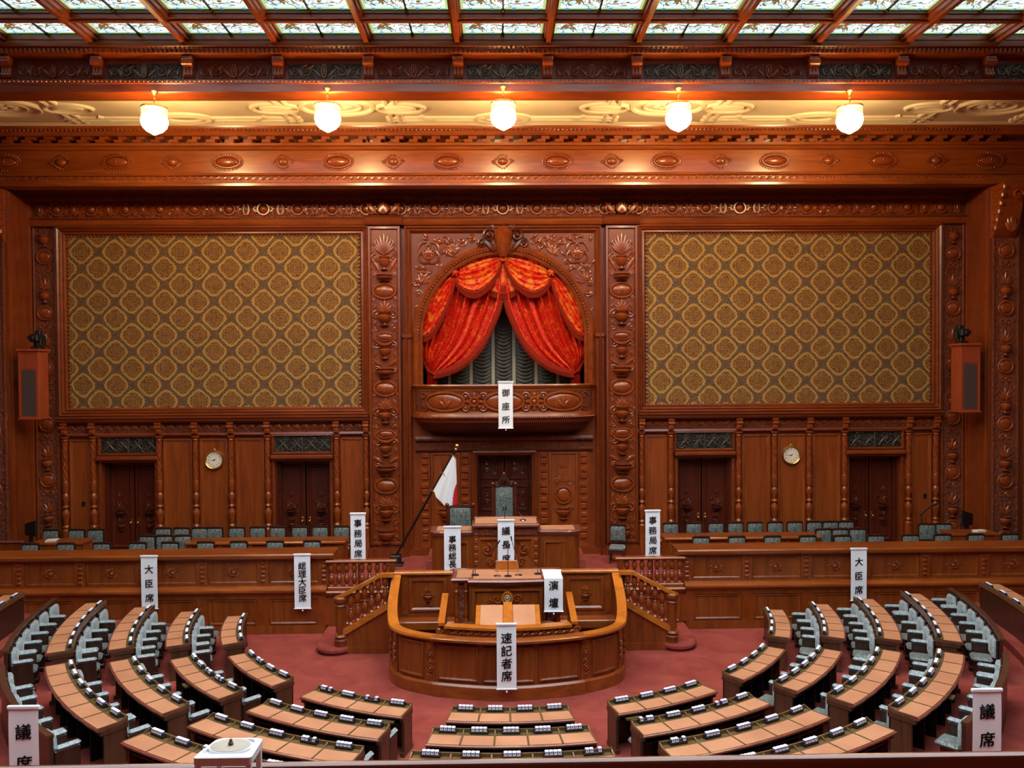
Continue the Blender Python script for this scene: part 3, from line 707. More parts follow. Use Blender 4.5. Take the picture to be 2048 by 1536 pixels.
oval(gs, 0, 14.24, .06, .06, .16, .05, .02)
gro = None; gsw = None
for i in range(-8, 8):
    xb = (i+.5)*2.215
    if bro is None: bro = br.build('bracket', 'relief', bm_, (xb, BY+.10, 0))
    else: copy_part(bro, bm_, (xb, BY+.10, 0))
for i in range(-7, 8):
    xg = i*2.215
    if i % 2 == 0:
        if gro is None: gro = gr.build('pierced_grille', 'grille', bm_, (xg, BY, 0)); gs.build('grille_scroll', 'iron', gro)
        else: copy_part(gro, bm_, (xg, BY, 0))
    else:
        if gsw is None:
            g2 = MB().box(-.9, .9, .07, .1, 14.06, 14.5); gsw = g2.build('carved_panel', 'carvedfine', bm_, (xg, BY, 0)); gs.build('panel_carving', 'relief', gsw)
        else: copy_part(gsw, bm_, (xg, BY, 0))

# ---- stained-glass ceiling
ce = bpy.data.objects.new('ceiling', None); COL.objects.link(ce); struct(ce)
GZ = 15.12; rows_y = [(18.97, 19.95), (17.47, 18.63)]
ra = MB(); ra.box(-.10, .10, -1.0, BY-.05, 14.93, 15.3); ra.box(-.055, .055, -1.0, BY-.08, 14.82, 14.95); ra.box(-.14, .14, -1.0, BY-.05, 15.04, 15.3)
rao = None
for i in range(-7, 7):
    x = (i+.5)*2.23
    if rao is None: rao = ra.build('rafter', 'woodh', ce, (x, 0, 0))
    else: copy_part(rao, ce, (x, 0, 0))
for k in range(12):
    y = 18.80-1.5*k; mb = MB(); mb.box(-15.6, 15.6, y-.12, y+.12, 14.95, 15.3); mb.box(-15.6, 15.6, y-.05, y+.05, 14.90, 14.96); mb.box(-15.6, 15.6, y-.16, y+.16, 15.05, 15.3); mb.build('crossbeam', 'woodh', ce)
mb = MB().box(-15.6, 15.6, 19.96, 20.25, 14.98, 15.35); mb.build('crossbeam', 'woodh', ce)
for i in range(-6, 7):
    for k, (a, b) in enumerate(rows_y):
        x = i*2.23
        g = MB().box(-1.0, 1.0, 0, b-a, GZ, GZ+.02)
        if k == 0: g = g.build('glazing_panel', 'glass', ce, (x, a, 0))
        else: g = g.build('glazing_panel', 'glass', ce, (x, a, 0))
        mb = MB().box(-.018, .018, 0, b-a, GZ-.04, GZ+.0); mb.ball((0, (b-a)-.05, GZ-.03), .05, 6, 4); mb.build('glazing_bar', 'darkmetal', g)
mb = MB()
for i in range(-4, 5):
    for k in range(1, 11): mb.box(i*2.23-1.0, i*2.23+1.0, 17.47-1.5*k, 18.63-1.5*k, GZ, GZ+.02)
mb.build('glazing_field', 'glassplain', ce)  # out-of-view skylight panes, their glow raised to light the hall
for i in (-6, -5, 5, 6): MB().box(i*2.23-1.0, i*2.23+1.0, 1.0, 17.3, GZ, GZ+.02).build('unlit_bay_filler', 'wood', ce)  # unseen boards added in place of outer glass to darken the hall's sides
mb = MB().box(-HALF-.2, HALF+.2, -6.2, FRONT+.5, 15.3, 15.4); mb.box(-HALF, -15.0, -6, BY, 15.0, 15.3); mb.box(15.0, HALF, -6, BY, 15.0, 15.3); mb.box(-HALF, HALF, -6, 1.0, 15.0, 15.3); mb.build('roof_deck', 'wood', ce)

for o_, dz_ in ((ent, -.05), (bm_, -.08), (ce, -.08), (pc, -.06)): o_.location.z += dz_
# ================================================================== LAMPS
lp = [(0.00, 'middle'), (-4.31, 'left of the middle'), (4.33, 'right of the middle'), (-8.53, 'far left'), (8.59, 'far right')]
L0 = None
LY = 19.82
for x, nm in lp:
    lab = {'middle': 'lit round glass globe lamp hanging in the middle above the keystone', 'left of the middle': 'lit glass globe lamp, second from left along the lamp beam', 'right of the middle': 'lit glass globe lamp, fourth from left along the lamp beam', 'far left': 'lit glass globe lamp, leftmost of five along the lamp beam', 'far right': 'lit glass globe lamp, rightmost of five along the lamp beam'}[nm]
    if L0 is None:
        L0 = thing('globe_lamp', lab, 'lamp', (x, LY, 13.69), 0, 'globe lamps hanging from the beam')
        mb = MB().lathe(0, 0, [(.10, 0), (.10, -.03), (.06, -.06), (.035, -.10), (.0, -.12)], 14); mb.build('canopy', 'brass', L0)
        mb = MB()
        for i in range(4): c = -.15-.075*i; mb.tube([(.03*cos(a)*(1 if i % 2 else 0), .03*cos(a)*(0 if i % 2 else 1), c+.045*sin(a)) for a in [k*pi/6 for k in range(13)]], .01, 5)
        mb.tube([(0, 0, -.1), (0, 0, -.55)], .012, 6); mb.build('chain', 'brass', L0)
        mb = MB().lathe(0, 0, [(.325, -.47), (.335, -.45), (.335, -.42), (.32, -.42), (.315, -.45), (.315, -.66), (.325, -.66)], 28)
        for k in range(3): a = k*2*pi/3; mb.tube([(0, 0, -.44), (.33*cos(a), .33*sin(a), -.44)], .01, 5)
        mb.build('glass_collar', 'amber', L0)
        pr = [(.02, -.43), (.05, -.48), (.08, -.54), (.15, -.59), (.28, -.655), (.335, -.74), (.335, -.81), (.30, -.93), (.21, -1.03), (.10, -1.09), (.03, -1.13), (.0, -1.14)]
        mb = MB().lathe(0, 0, pr, 28); mb.build('glass_globe', 'globe', L0); L0.scale = (.94, .94, .94)
    else: dup(L0, (x, LY, 13.69-(.10 if abs(x) > 6 else .04)), 0, lab, None, (.94, .94, .94))

# ================================================================== ARCH CURTAINS
cu = thing('arch_curtain', 'red and gold tied-back curtain with swagged valance filling the arch', 'curtain', (0, W+.3, 5.3))
IN = [(0.06, 10.2), (0.03, 9.5), (0, 9.05), (-.10, 8.60), (-.25, 8.24), (-.43, 7.85), (-.63, 7.48), (-.86, 7.2), (-1.12, 6.98), (-1.40, 6.80), (-1.66, 6.70), (-1.90, 6.63), (-2.08, 6.60)]
def bez(P, t):
    f = t*(len(P)-1); i = min(int(f), len(P)-2); k = f-i; return (P[i][0]+(P[i+1][0]-P[i][0])*k, P[i][1]+(P[i+1][1]-P[i][1])*k)
def drape(s):
    mb = MB(); nu, nv = 110, 26; rings = []
    for j in range(nv+1):
        v = j/nv; ix, iz = bez(IN, v); ox, oz = -2.62+.30*max(0, (v-.75)/.25)**1.5, 10.3-(10.3-6.78)*v; row = []
        amp = .13*(1-.6*v)
        for i in range(nu+1):
            u = i/nu; x = ox+(ix-ox)*u; z = oz+(iz-oz)*u-.12*(v**1.5)*4*u*(1-u)*.35
            f = 2*pi*(9.5*u+.6*sin(3*u)); y = -amp*(sin(f)+.35*sin(2.3*f+1))-.05
            row.append((s*x, y, z-5.3))
        rings.append(row)
    # tail below the tie
    for j in range(1, 9):
        v = j/8; row = []
        for i in range(nu+1):
            u = i/nu; x0, z0 = -2.32+.24*u, 6.78-.18*u; x = x0+(-2.42+.42*u-x0)*v**.7; z = z0+(5.3-z0)*v; y = -.07*sin(2*pi*9.5*u)-.05; row.append((s*x, y, z-5.3))
        rings.append(row)
    mb.loft(rings, False, False); return mb
def swag(P, Q, sag, top_sag, pleats, depth, nx=30, nt=26, y0=-.12):
    mb = MB(); rings = []
    for j in range(nt+1):
        t = j/nt; sg = top_sag+(sag-top_sag)*t; row = []
        for i in range(nx+1):
            u = i/nx; e = 4*u*(1-u); x = P[0]+(Q[0]-P[0])*u; z = P[1]+(Q[1]-P[1])*u-sg*e**.85-.16*t*(1-e)
            y = y0-depth*e**.5*(.35+.8*t)-.045*e**.4*sin(2*pi*pleats*t); row.append((x, y, z-5.3))
        rings.append(row)
    mb.loft(rings, False, False); edge = rings[-1]; return mb, edge
def fringe(edge, w=.05, drop=.14):
    mb = MB(); top = [(x, y-.015, z+.03) for x, y, z in edge]; mb.tube(top, w*.7, 6)
    for i in range(len(edge)-1):
        for k in range(3):
            t = k/3; x, y, z = [edge[i][q]+(edge[i+1][q]-edge[i][q])*t for q in range(3)]; mb.tube([(x, y-.02, z), (x, y-.02, z-drop)], [.018, .012], 4)
    return mb
for s in (-1, 1):
    d = drape(s).build('drape', 'redcloth', cu, angle=80)
    ed = []
    for j in range(30): t = .12+.88*j/29; x, z = bez(IN, t); ed.append((s*x, -.13, z-5.3))
    mb = MB()
    inner = [(x+s*.0, y, z) for x, y, z in ed]
    for i in range(len(ed)-1):
        (x0, y, z0), (x1, _, z1) = ed[i], ed[i+1]; dx, dz = x1-x0, z1-z0; L = hypot(dx, dz); nx_, nz_ = -dz/L*s*1, dx/L*s*1
        if nz_ > 0: nx_, nz_ = -nx_, -nz_
        mb.add([(x0-nx_*.12, y-.03, z0-nz_*.12), (x1-nx_*.12, y-.03, z1-nz_*.12), (x1+nx_*.03, y-.06, z1+nz_*.03), (x0+nx_*.03, y-.06, z0+nz_*.03)], [(0, 1, 2, 3)])
        for k in range(3): t = k/3; mb.tube([(x0+dx*t, y-.05, z0+dz*t), (x0+dx*t+nx_*.02, y-.05, z0+dz*t-.13)], [.018, .012], 4)
    mb.build('fringe', 'fringe', d)
    mb = MB(); mb.tube([(s*-2.46, -.05, 7.0-5.3), (s*-2.3, -.16, 6.7-5.3), (s*-2.05, -.16, 6.54-5.3)], .03, 6); mb.tube([(s*-2.46, -.05, 6.96-5.3), (s*-2.34, -.05, 6.64-5.3)], .03, 6); mb.ball((s*-2.12, -.18, 6.5-5.3), .05, 8, 5); mb.build('tie_back', 'fringe', d)
    sw, ed = swag((s*-1.50, 9.72), (s*-.02, 10.20), .90, -.26, 6, .18); o = sw.build('swag', 'redgold', cu, angle=80); fringe(ed).build('fringe', 'fringe', o)
    sw, ed = swag((s*-2.52, 7.95), (s*-1.44, 9.72), .72, -.55, 5, .14, y0=-.12); o = sw.build('swag', 'redgold', cu, angle=80); fringe(ed).build('fringe', 'fringe', o)
    mb = MB(); mb.ball((s*-1.48, -.26, 9.70-5.3), (.09, .08, .09), 10, 6)
    for q in range(6): mb.ball((s*-1.48+.09*cos(q*pi/3), -.24, 9.70-5.3+.09*sin(q*pi/3)), .05, 6, 4)
    mb.build('rosette', 'redgold', cu)
mb = MB(); rings = []
for j in range(16):
    t = j/15; row = []
    for i in range(25):
        u = i/24; k = 2*u-1; row.append((k*(.03+.40*t), -.16-.03*cos(k*9)*t, 10.15-1.0*t-(.14*(1-k*k))*t-5.3))
    rings.append(row)
mb.loft(rings, False, False); o = mb.build('jabot', 'redgold', cu, angle=80); fringe(rings[-1]).build('fringe', 'fringe', o)
mb = MB(); mb.ball((0, -.24, 10.12-5.3), (.12, .1, .12), 10, 6); mb.build('rosette', 'redgold', cu)

bl = thing('ruched_blind', 'dark grey ruched silk blind with cream ribbons behind the red curtain', 'blind', (0, W+.95, 5.3))
xs = [-2.45, -1.72, -1.03, -.33, .33, 1.03, 1.72, 2.45]
mb = MB()
for a, b in zip(xs[:-1], xs[1:]):
    rings = []
    nz = 240
    for j in range(nz+1):
        z = 4.6*j/nz; row = []
        for i in range(13):
            u = i/12; e = 1-(2*u-1)**2; ph = (z+.22*e)/.118; f = ph-math.floor(ph); row.append((a+(b-a)*u, .10-.085*sin(pi*f)**.7*(.25+.75*e)-.05*f*e, z))
        rings.append(row)
    mb.loft(rings, False, False)
mb.build('ruched_silk', 'blind', bl, angle=180)
for x in xs[1:-1]: MB().box(x-.05, x+.05, .035, .06, 0, 4.6).build('ribbon', 'cream', bl)

# ================================================================== BALCONY
ba = thing('balcony', 'bowed carved wooden balcony below the red-curtained arch', 'balcony', (0, 0, 0))
def bow(t, off=0):      # t in -1..1
    x = 2.74*t; y = W-1.05*(max(0, 1-abs(t)**3.2))**.5; return x, y
def bowring(scale, dy, z, n=48):
    out = []
    for i in range(n+1):
        a = pi*i/n; t = -cos(a); tt = (abs(t)**.75)*(1 if t > 0 else -1); x, y = bow(tt); out.append((x*scale, W-(W-y)*dy, z))
    return out
def bowband(prof, name, m, parent):
    mb = MB(); mb.loft([bowring(s_, d_, z) for s_, d_, z in prof], False, False); return mb.build(name, m, parent)
bowband([(.985, .97, 5.45), (.985, .97, 6.12)], 'front_panel', 'carvedfine', ba)
bowband([(.93, .85, 6.30), (1.015, 1.03, 6.30), (1.02, 1.05, 6.26), (1.01, 1.02, 6.20), (.99, .985, 6.16), (.99, .98, 6.10)], 'top_rail', 'benchh', ba)
bowband([(.985, .97, 5.50), (1.0, 1.0, 5.46), (1.01, 1.03, 5.42), (1.02, 1.06, 5.36), (1.0, 1.02, 5.30), (.985, .98, 5.24), (.975, .96, 5.18)], 'base_moulding', 'woodh', ba)
bowband([(.975, .96, 5.18), (.95, .88, 5.08), (.90, .70, 4.96), (.84, .45, 4.86), (.80, .2, 4.80), (.78, .0, 4.76)], 'underside', 'doorwood', ba)
MB().box(-2.3, 2.3, W-.6, W+.3, 5.2, 5.26).build('balcony_floor', 'doorwood', ba)
car = MB()
def onbow(mbuild, xc):
    st = len(car.v); mbuild(); t = xc/2.74
    for i in range(st, len(car.v)):
        x, y, z = car.v[i]; tt = max(-.999, min(.999, x/2.70)); yy = W-1.05*.97*(max(0, 1-abs(tt)**3.2))**.5; car.v[i] = (x, yy+y, z)
for xc in (-1.75, 0, 1.75):
    onbow(lambda: oval(car, xc, 5.79, 0, .58, .27, .06, .04), xc)
    onbow(lambda: [leaf(car, xc, 5.62, -.05, .3, .06, pi/2+k*.7, .05) for k in (-1, 0, 1)], xc)
for xc in (-.88, .88):
    onbow(lambda: [oval(car, xc, 5.79, 0, .12, .12, .07, .04)]+[leaf(car, xc+.13*cos(q*pi/4), 5.79+.13*sin(q*pi/4), -.01, .15, .05, q*pi/4, .05) for q in range(8)], xc)
for xc in (-2.4, -1.14, -.62, .62, 1.14, 2.4):
    onbow(lambda: [spiral(car, xc, 5.96, -.02, .11, 1.4, 0, 1, .03), spiral(car, xc, 5.62, -.02, .11, 1.4, 0, -1, .03)], xc)
car.build('oval_carving', 'relief', ba)
mb = MB()
for i in range(90): 
    t = -.97+1.94*i/89; x, y = bow(t); mb.ball((x*1.02, W-(W-y)*1.06-.0, 5.33), .03, 5, 4)
mb.build('bead_moulding', 'relief', ba)

# ================================================================== CLOCKS
C0 = None
for x, lab in ((-8.79, 'round brass-rimmed wall clock between the two left doors'), (8.79, 'round brass-rimmed wall clock between the two right doors')):
    if C0 is None:
        C0 = thing('wall_clock', lab, 'clock', (x, W-.03, 4.05), 0, 'wall clocks'); R90 = Matrix.Rotation(pi/2, 4, 'X')
        mb = MB().lathe(0, 0, [(.20, 0), (.285, .0), (.29, .04), (.265, .09), (.235, .07), (.225, .045)], 40, M4=R90)
        for i in range(36): a = 2*pi*i/36; mb.ball((.275*cos(a), -.05, .275*sin(a)), .022, 6, 4)
        fan(mb, 0, .26, -.05, .10, 5, 2.2, .03, .03); mb.build('rim', 'brass', C0)
        mb = MB().lathe(0, 0, [(.0, .05), (.232, .05), (.232, .03)], 36, M4=R90); fc = mb.build('dial', 'book', C0)
        mb = MB()
        for t in range(12):
            me = text_mesh(str(t or 12), .062, extrude=.001, bold=.001); a = pi/2-t*pi/6
            o = len(mb.v); mb.add([(v.co.x+.175*cos(a), -.052-v.co.z, v.co.y+.175*sin(a)) for v in me.vertices], [tuple(p.vertices) for p in me.polygons]); bpy.data.meshes.remove(me)
        mb.build('numerals', 'ink', fc)
        mb = MB(); 
        for ang, L, w in ((pi/2-radians(52), .11, .012), (pi, .17, .008)): 
            c, s_ = cos(ang), sin(ang); mb.add([(-c*.03-s_*w, -.056, -s_*.03+c*w), (-c*.03+s_*w, -.056, -s_*.03-c*w), (c*L, -.056, s_*L)], [(0, 1, 2)]); mb.add([(-c*.03-s_*w, -.058, -s_*.03+c*w), (-c*.03+s_*w, -.058, -s_*.03-c*w), (c*L, -.058, s_*L)], [(0, 1, 2)])
        mb.ball((0, -.058, 0), .014, 8, 5); mb.build('hands', 'ink', C0)
    else: dup(C0, (x, W-.03, 4.05), 0, lab)

# ================================================================== WALL SPEAKERS AND CAMERAS
for s, nm in ((-1, 'left'), (1, 'right')):
    t = thing('wall_speaker', f'tall red-brown speaker cabinet with dark grille mounted high on the {nm} recess wall', 'speaker', (s*13.55, F-.12, 5.42), 0, 'wall speakers')
    mb = MB(); mb.bbox(-.28, .28, 0, .5, .02, 1.92, .012); mb.build('cabinet', 'speakerwood', t)
    mb = MB(); mb.frame(-.28, .28, .02, 1.92, [(0, 0), (.0, -.02), (.05, -.02), (.05, 0)]); mb.box(-.235, .235, -.012, .0, 1.42, 1.88); mb.build('face_frame', 'speakerwood', t)
    MB().box(-.19, .19, -.015, .01, .08, 1.38).build('grille', 'grillecloth', t)
    MB().bbox(-.33, .33, -.06, .55, 1.92, 1.99, .01).build('lid', 'speakerwood', t); MB().bbox(-.31, .31, -.04, .53, -.03, .02, .01).build('base', 'speakerwood', t)
    mb = MB(); mb.box(*sorted((s*.28, s*.60)), .30, .42, .9, 1.1); mb.build('bracket', 'doorwood', t)
    c = thing('remote_camera', f'black remote camera on top of the {nm} wall speaker', 'camera', (s*13.42, F+.1, 7.41), 0, 'remote cameras')
    mb = MB(); mb.bbox(-.14, .14, -.14, .14, 0, .07, .02); mb.bbox(-.07, .07, -.07, .07, .06, .2, .02); mb.build('base', 'black', c)
    mb = MB(); mb.bbox(-.13, .13, -.22, .18, .20, .42, .04); mb.bbox(-.07, .07, -.34, -.2, .24, .38, .03); mb.bbox(s*-.19, s*-.12, -.05, .1, .12, .34, .02) if s < 0 else mb.bbox(-.19, -.12, -.05, .1, .12, .34, .02); mb.bbox(-.08, .08, .0, .16, .40, .54, .03); mb.build('body', 'black', c)
    mb = MB().lathe(0, 0, [(.06, .3), (.065, .38), (.045, .385), (0, .37)], 14, M4=Matrix.Translation((0, 0, .31)) @ Matrix.Rotation(pi/2, 4, 'X')); mb.build('lens', 'darkmetal', c)

# ================================================================== DAIS: minister benches
def dais_side(s, nm):
    t = thing('minister_bench', f'long panelled ministers\' bench counter on the {nm} side of the dais', 'bench', (0, 0, 0))
    a, b = sorted((s*4.62, s*(HALF-.03))); Y = DAIS
    mb = MB(); mb.box(a, b, Y, Y+.12, 0, 1.02); mb.box(a, b, Y-.04, Y, 0, .22); mb.box(a, b, Y-.04, Y, .9, 1.0); mb.build('lower_wall', 'bench', t)
    mb = MB()
    a2, b2 = sorted((s*4.60, s*(HALF-.03))); mb.extrude_x([(Y+.25, 1.0), (Y-.05, 1.0), (Y-.09, 1.05), (Y-.13, 1.09), (Y-.13, 1.14), (Y-.06, 1.18), (Y-.0, 1.22), (Y+.25, 1.22)], a2, b2); mb.build('ledge_moulding', 'benchh', t)
    U = Y+.10
    mb = MB(); mb.box(a, b, U, U+.08, 1.15, 1.95); mb.box(a, b, U-.03, U, 1.2, 1.28); mb.box(a, b, U-.03, U, 1.84, 1.92); mb.build('upper_wall', 'bench', t)
    mb = MB(); e = s*4.42; a3, b3 = sorted((e, s*(HALF-.03))); mb.extrude_x([(U-.14, 1.92), (U-.16, 1.96), (U-.16, 2.02), (U-.13, 2.05), (U+.62, 2.05), (U+.62, 1.98), (U-.06, 1.97), (U-.08, 1.92)], a3, b3); mb.build('counter_top', 'benchh', t)
    mb = MB(); mb.box(*sorted((s*4.62, s*4.72)), U, U+.55, DZ, 1.97); mb.build('end_panel', 'bench', t)
    DV = [4.68+1.555*k for k in range(8)]
    pl = rp = None
    a, b = sorted((s*2.74, s*4.60)); mb = MB(); mb.box(a, b, DAIS-.02, DAIS+.10, 0, 1.05); mb.frame(a+.25, b-.12, .2, .86, [(0, DAIS-.02), (0, DAIS-.05), (.04, DAIS-.06), (.08, DAIS-.03)])
    mb.extrude_x([(DAIS+.15, .95), (DAIS-.05, .95), (DAIS-.09, 1.0), (DAIS-.12, 1.06), (DAIS-.08, 1.10), (DAIS+.15, 1.10)], a, b); mb.build('balustrade_wall', 'bench', t)
    for k, d in enumerate(DV):
        if pl is None:
            mb = MB(); mb.box(-.13, .13, U-.05, U, 1.22, 1.92)
            for q in range(5): mb.bbox(-.06, .06, U-.08, U-.04, 1.3+.12*q, 1.38+.12*q, .02)
            mb.box(-.16, .16, Y-.04, Y, .22, .9); pl = mb.build('divider', 'relief', t, (s*d, 0, 0))
        else: copy_part(pl, t, (s*d, 0, 0))
        if k < 8:
            if rp is None:
                hw = .64; mb = MB(); mb.box(-hw+.06, hw-.06, U-.012, U, 1.32, 1.80); mb.frame(-hw, hw, 1.27, 1.85, [(0, U), (0, U-.03), (.03, U-.035), (.06, U-.012)])
                mb.frame(-hw+.03, hw-.03, .24, .88, [(0, Y), (0, Y-.03), (.03, Y-.035), (.06, Y-.012)]); mb.box(-hw+.08, hw-.08, Y-.012, Y, .3, .82); rp = mb.build('panel', 'bench', t, (s*(d+.777), 0, 0))
                mb = MB(); oval(mb, 0, 1.56, U-.01, .09, .075, .05, .02)
                for q in range(14): ang = q*pi/7; leaf(mb, .105*cos(ang), 1.56+.09*sin(ang), U-.01, .06, .025, ang+.4, .02)
                for q in (-1, 1): spiral(mb, q*.19, 1.57, U-.012, .05, 1.2, 0, q, .012); spiral(mb, q*.14, 1.47, U-.012, .035, 1.2, 0, -q, .01); spiral(mb, q*.14, 1.66, U-.012, .03, 1.2, 0, -q, .01)
                mb.build('rosette', 'relief', rp)
            else: copy_part(rp, t, (s*(d+.777), 0, 0))
for s, nm in ((-1, 'left'), (1, 'right')): dais_side(s, nm)
# ---- balustrades on the dais edge
BAL = [(.075, 0), (.075, .03), (.045, .06), (.045, .1), (.075, .15), (.085, .2), (.06, .27), (.035, .31), (.05, .335), (.035, .36), (.05, .40), (.075, .47), (.07, .53), (.045, .6), (.04, .64)]
balm = None
for s, nm in ((-1, 'left'), (1, 'right')):
    t = thing('balustrade', f'level wooden balustrade on the dais edge, {nm} of the podium', 'balustrade', (s*3.72, DAIS+.02, 1.08), 0, 'dais balustrades')
    MB().bbox(-.86, .86, -.10, .10, 0, .12, .02).build('base_rail', 'benchh', t); MB().bbox(-.92, .92, -.10, .10, .72, .80, .03).build('top_rail', 'benchh', t)
    MB().bbox(*sorted((s*-.86, s*-.70)), -.08, .08, .1, .73, .01).build('post', 'bench', t)
    for i in range(8):
        x = s*(-.60+.195*i)
        if balm is None: mb = MB().lathe(0, 0, BAL, 14); balm = mb.build('baluster', 'relief', t, (x, 0, .11)); balm.scale = (1, 1, .96)
        else: copy_part(balm, t, (x, 0, .11), (0, 0, 0), (1, 1, .96))

# ---- curved-corner stairs at each side of the podium
for s, nm in ((-1, 'left'), (1, 'right')):
    t = thing('staircase', f'short red-carpeted staircase climbing to the dais on the {nm} of the podium', 'staircase', (0, 0, 0), 0, 'dais staircases')
    for k in range(6):
        z0, z1 = 0, .175*(k+1); x0 = s*(4.25-.26*k); x1 = s*2.72; a, b = sorted((x0, x1)); mb = MB()
        if k == 0:
            mb.box(*sorted((s*4.15, x1)), 19.1, DAIS, 0, z1); mb.lathe(s*4.12, 19.25, [(.42, 0), (.42, .04), (.47, .07), (.47, .13), (.43, z1+.004), (.0, z1+.004)], 20); mb.box(*sorted((s*4.58, s*4.1)), 19.3, DAIS-.02, .03, z1)
        else: mb.bbox(a, b, 19.08, DAIS-.04, 0.01, z1, .03)
        mb.build('step', 'carpet', t)
    # outer string with panelling
    y = 18.98
    pts = [(4.02, .0), (4.02, .38), (2.72, 1.16), (2.72, 0)]
    mb = MB(); mb.prism([(s*x, z) for x, z in pts], y, y+.1); mb.box(*sorted((s*2.74, s*3.98)), y-.03, y, 0, .17); mb.build('string', 'bench', t)
    mb = MB(); mb.prism([(s*x, z) for x, z in ((4.05, .34), (4.05, .50), (2.72, 1.28), (2.72, 1.12))], y-.05, y+.12); mb.build('string_rail', 'honey', t)
    mb = MB(); mb.prism([(s*x, z) for x, z in ((4.08, 1.25), (4.08, 1.33), (3.0, 1.90), (2.70, 1.90), (2.70, 1.82), (3.0, 1.82))], y-.06, y+.13); mb.build('handrail', 'honey', t)
    mb = MB(); mb.lathe(s*3.96, y+.05, [(.15, .17), (.15, .3), (.17, .33), (.12, .37), (.17, .42), (.12, .46), (.125, 1.12), (.15, 1.15), (.12, 1.18), (.16, 1.24), (.17, 1.27), (.17, 1.33), (.13, 1.36)], 20); mb.build('newel_post', 'bench', t)
    MB().box(*sorted((s*2.74, s*2.82)), y, y+.08, 1.2, 1.84).build('wall_post', 'darkmetal', t)
    for i in range(6):
        x = 3.72-.165*i; z = .50+(4.05-x)*.585-.02; c = copy_part(balm, t, (s*x, y+.04, z), (0, 0, 0), (1, 1, 1.16))

# ================================================================== PODIUM: enclosure, rostrum, stenographers' desk
PH = [(0, 16.22), (.42, 16.245), (.79, 16.31), (1.2, 16.405), (1.56, 16.51), (1.88, 16.65), (2.12, 16.80), (2.31, 16.98), (2.45, 17.2), (2.54, 17.5), (2.60, 17.9), (2.64, 18.4), (2.67, 19.3)]
def path(off):
    full = [(-x, y) for x, y in PH[:0:-1]]+PH; out = []
    # smooth by Catmull-Rom
    P = []
    for i in range(len(full)-1):
        p0, p1, p2, p3 = full[max(i-1, 0)], full[i], full[i+1], full[min(i+2, len(full)-1)]
        for k in range(5):
            t = k/5; P.append(tuple(.5*((2*p1[q])+(-p0[q]+p2[q])*t+(2*p0[q]-5*p1[q]+4*p2[q]-p3[q])*t*t+(-p0[q]+3*p1[q]-3*p2[q]+p3[q])*t**3) for q in (0, 1)))
    P.append(full[-1])
    for i, p in enumerate(P):
        a, b = P[max(i-1, 0)], P[min(i+1, len(P)-1)]; dx, dy = b[0]-a[0], b[1]-a[1]; L = hypot(dx, dy); out.append((p[0]+dy/L*off, p[1]-dx/L*off))
    return out
def railz(y): return 1.21+max(0, (y-17.25))/2.05*.62
def sweep(prof, name, m, parent, rel=True, sub=None):
    cols = [path(o) for o, z in prof]; n = len(cols[0]); rings = []
    for i in range(n):
        if sub and not (sub[0] <= i <= sub[1]): continue
        rings.append([(c[i][0], c[i][1], (railz(c[i][1])+z) if rel else z) for c, (o, z) in zip(cols, prof)])
    mb = MB(); mb.loft(rings, True, True); return mb.build(name, m, parent)
en = thing('podium_enclosure', 'curved panelled enclosure with honey-coloured rail around the stenographers\' pit', 'enclosure', (0, 0, 0))
cols = path(0), path(-.08)
mb = MB(); n = len(cols[0]); mb.loft([[(cols[0][i][0], cols[0][i][1], 0.05), (cols[1][i][0], cols[1][i][1], 0.05), (cols[1][i][0], cols[1][i][1], railz(cols[1][i][1])-.04), (cols[0][i][0], cols[0][i][1], railz(cols[0][i][1])-.04)] for i in range(n)]); mb.build('curved_wall', 'bench', en)
sweep([(.06, 0), (.06, .24), (.03, .28), (0, .28), (0, 0)], 'plinth', 'benchh', en, rel=False)
sweep([(.07, -.06), (.095, -.02), (.08, .025), (-.06, .03), (-.13, .02), (-.13, -.03), (-.08, -.05)], 'top_rail', 'honey', en)
_p0 = path(0); _ix = [i for i, p in enumerate(_p0) if abs(p[0]) < 1.60]
sweep([(.09, 1.14), (.15, 1.17), (.15, 1.215), (.10, 1.245), (-.02, 1.25), (0, 1.14)], 'front_ledge', 'benchh', en, rel=False, sub=(_ix[0], _ix[-1]))
sweep([(.03, 0), (.095, 0), (.095, .25), (.06, .29), (.03, .29)], 'front_plinth', 'benchh', en, rel=False, sub=(_ix[0], _ix[-1]))
# panels and carved posts on the curved wall
pp = path(0); cum = [0]
for i in range(1, len(pp)): cum.append(cum[-1]+hypot(pp[i][0]-pp[i-1][0], pp[i][1]-pp[i-1][1]))
mid = cum[-1]/2
def at_s(d, off=0):
    d += mid; i = max(k for k in range(len(cum)) if cum[k] <= min(max(d, 0), cum[-1]-1e-6)); t = (d-cum[i])/(cum[i+1]-cum[i]); a, b = pp[i], pp[i+1]; L = hypot(b[0]-a[0], b[1]-a[1]); nx_, ny_ = (b[1]-a[1])/L, -(b[0]-a[0])/L
    return a[0]+(b[0]-a[0])*t+nx_*off, a[1]+(b[1]-a[1])*t+ny_*off
def curved_panel(d0, d1, z0, z1, name):
    mb = MB(); n = 10; prof = [(0, .0), (0, .028), (.03, .034), (.055, .012), (.07, .008)]
    ds = [d0+(d1-d0)*k/n for k in range(n+1)]
    outline = []
    for ins, off in prof:
        dd = [d0+ins+(d1-d0-2*ins)*k/n for k in range(n+1)]
        ring = [(*at_s(d, off), z0+ins) for d in dd]+[(*at_s(d, off), z1-ins) for d in dd[::-1]]; outline.append(ring)
    mb.loft(outline, True, False); k = len(outline[-1]); last = outline[-1]
    mb.loft([[last[i], last[k-1-i]] for i in range(n+1)], False, False); return mb.build(name, 'bench', en)
